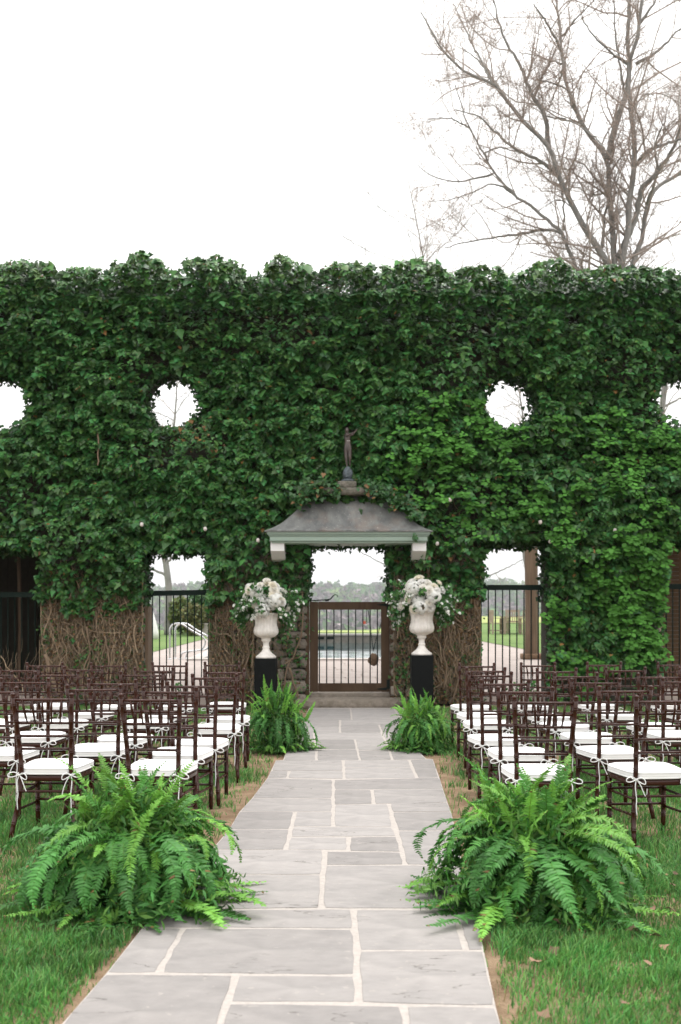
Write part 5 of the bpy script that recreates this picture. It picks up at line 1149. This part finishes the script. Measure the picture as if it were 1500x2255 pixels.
# ================================================================== LAWN
def grass_patch(n, y0, y1, hmin, hmax, wd, rng, xlim):
    y = np.sqrt(rng.uniform(y0 ** 2, y1 ** 2, n)); x = rng.uniform(-1, 1, n) * (y * .35 + xlim)
    le, re = left_edge(y), right_edge(y); dist = np.where(x < (le + re) / 2, le - x, x - re)
    worn = np.clip(.10 + .32 * sstep(4.9, 6.4, y) + .55 * (fbm(x * 2.3, y * 2.3, 1.0, 3) - .5) * (.35 + sstep(4.8, 6.2, y)), .03, .9)
    pr = sstep(.15, 1, dist / worn) ** 1.4 * (.35 + .65 * sstep(.30, .50, fbm(x * 1.5 + 4, y * 1.5, 6.0, 3))); pr = np.where(dist < -.006, 0, np.maximum(pr, .035 + .35 * (fbm(x * 5.5, y * 5.5, 8.0, 2) > .60) * (dist > .03))); k = rng.random(n) < pr; x, y = x[k], y[k]; n = len(x)
    tuft = fbm(x * 6, y * 6, 2.0, 2); h = rng.uniform(hmin, hmax, n) * (.35 + 1.3 * tuft ** 1.4); a = rng.uniform(0, 2 * math.pi, n) * .8 + 6.28 * fbm(x * 3.5, y * 3.5, 9.0, 2); lean = rng.uniform(.15, 1.0, n)
    dx, dy = np.cos(a), np.sin(a); b_ = rng.uniform(0, 2 * math.pi, n); wx_, wy_ = np.cos(b_) * wd, np.sin(b_) * wd * rng.uniform(.6, 1.4, n)
    g = -.03 * np.ones(n); z3 = lambda f, l: np.stack([x + dx * h * l * lean, y + dy * h * l * lean, g + h * f], 1); w3 = np.stack([wx_, wy_, np.zeros(n)], 1)
    base = z3(0, 0); mid = z3(.60, .28); top = z3(.92, .85)
    V = np.stack([base - w3, base + w3, mid - w3 * .8, mid + w3 * .8, top], 1).reshape(-1, 3); i = np.arange(n)[:, None] * 5; T = np.stack([i + np.array([0, 1, 3]), i + np.array([0, 3, 2]), i + np.array([2, 3, 4])], 1).reshape(-1, 3)
    c = np.array([.082, .245, .058]) * rng.uniform(.45, 1.6, (n, 1)) * (.55 + .95 * fbm(x * 2.2, y * 2.2, 3.0, 3))[:, None]; c[:, 0] *= rng.uniform(.8, 1.6, n); dry = rng.random(n) < .02 + .03 * (fbm(x * 2.6 + 9, y * 2.6, 5.0, 2) > .58); c[dry] = np.array([.30, .24, .11]) * rng.uniform(.6, 1.2, (dry.sum(), 1))
    return V, T, np.repeat(c, 5, 0)
Vs, Ts, Cs = [], [], []; off = 0
for args in ((185000, 2.9, 5.7, .03, .078, .0024, RNG, .7), (115000, 5.7, 9.4, .04, .085, .0030, RNG, .5), (62000, 9.4, 15.7, .04, .08, .0045, RNG, .3)):
    V, T, C = grass_patch(*args); Vs.append(V); Ts.append(T + off); Cs.append(C); off += len(V)
tag(link('grass', fast_mesh('grass', np.concatenate(Vs), np.concatenate(Ts), 'grass', np.concatenate(Cs))), 'trodden green lawn grass either side of the flagstone path', 'grass', kind='stuff')
# fallen leaves on the grass
def dry_leaf(seed):
    r_ = np.random.default_rng(seed); V = IV.copy(); V[:, :2] *= .085; V[:, 1] -= .035; V[:, 2] = .012 + .018 * np.abs(r_.normal(0, 1, len(V))); return fast_mesh('fallen_leaf', V, IT, 'fallen')
DL = [dry_leaf(i) for i in range(4)]
for i, (a, b_) in enumerate(((1295, 475), (1435, 400), (1470, 605), (1465, 660), (1370, 770), (1450, 780), (915, 840), (905, 985), (815, 1025), (1425, 955), (1235, 1225), (1265, 870), (860, 1275), (1340, 1030), (1380, 910))):
    gx, gy = G(800 + a * .4667, 1650 + b_ * .4667); o = link('fallen_leaf', DL[i % 4]); o.location = (gx, gy, .012); o.rotation_euler = (random.uniform(-.3, .3), random.uniform(-.3, .3), random.uniform(0, 6)); s = random.uniform(.34, .6); o.scale = (s, s, s)
    tag(o, 'curled brown leaf lying on the grass', 'leaf', 'fallen brown leaves')
# a few weeds at the foot of the wall
for px_, py_, w in ((1132, 1500, 'before the timber post fence'), (1170, 1520, 'at the foot of the round-leaved climber'), (395, 1505, 'before the handrail fence')):
    gx, gy = (px_ - 750) * WS * .97, WY - .6; k = 60; p = np.stack([RNG.normal(0, .05, k), RNG.normal(0, .04, k), RNG.uniform(.02, .42, k)], 1)
    w_ = empty('weed', (gx, gy, -.03)); tag(w_, 'small leafy green weed ' + w, 'plant', 'weeds at the wall foot'); V, T, C = scatter(HV, HT, p, frames(RNG.normal(size=(k, 3)) + np.array([0, -.3, .7]), RNG.normal(size=(k, 3))), RNG.uniform(.04, .08, k), leaf_colors(k, (.05, .16, .035), RNG, .3, .2))
    link('leaves', fast_mesh('leaves', V, T, 'hydrangea_leaf', C), w_); MB().tube([(0, 0, 0), (.01, 0, .2), (0, .01, .42)], [.005, .004, .002], 5).build('stem', 'vine', w_)

# ================================================================== HAZE
HAZE_DENSITY = .00015
hv = bpy.data.materials.new('haze'); hv.use_nodes = True; n_ = hv.node_tree.nodes; n_.remove(n_['Principled BSDF']); pv = n_.new('ShaderNodeVolumePrincipled')
pv.inputs['Color'].default_value = (.93, .96, 1, 1); pv.inputs['Density'].default_value = HAZE_DENSITY; hv.node_tree.links.new(pv.outputs[0], n_['Material Output'].inputs['Volume'])
hz = MB().box(-1150, 1150, -12, 3100, -95, 190).build('haze', 'pot'); hz.data.materials.clear(); hz.data.materials.append(hv); tag(hz, 'pale spring haze lying over the park and hills', 'haze', kind='stuff')
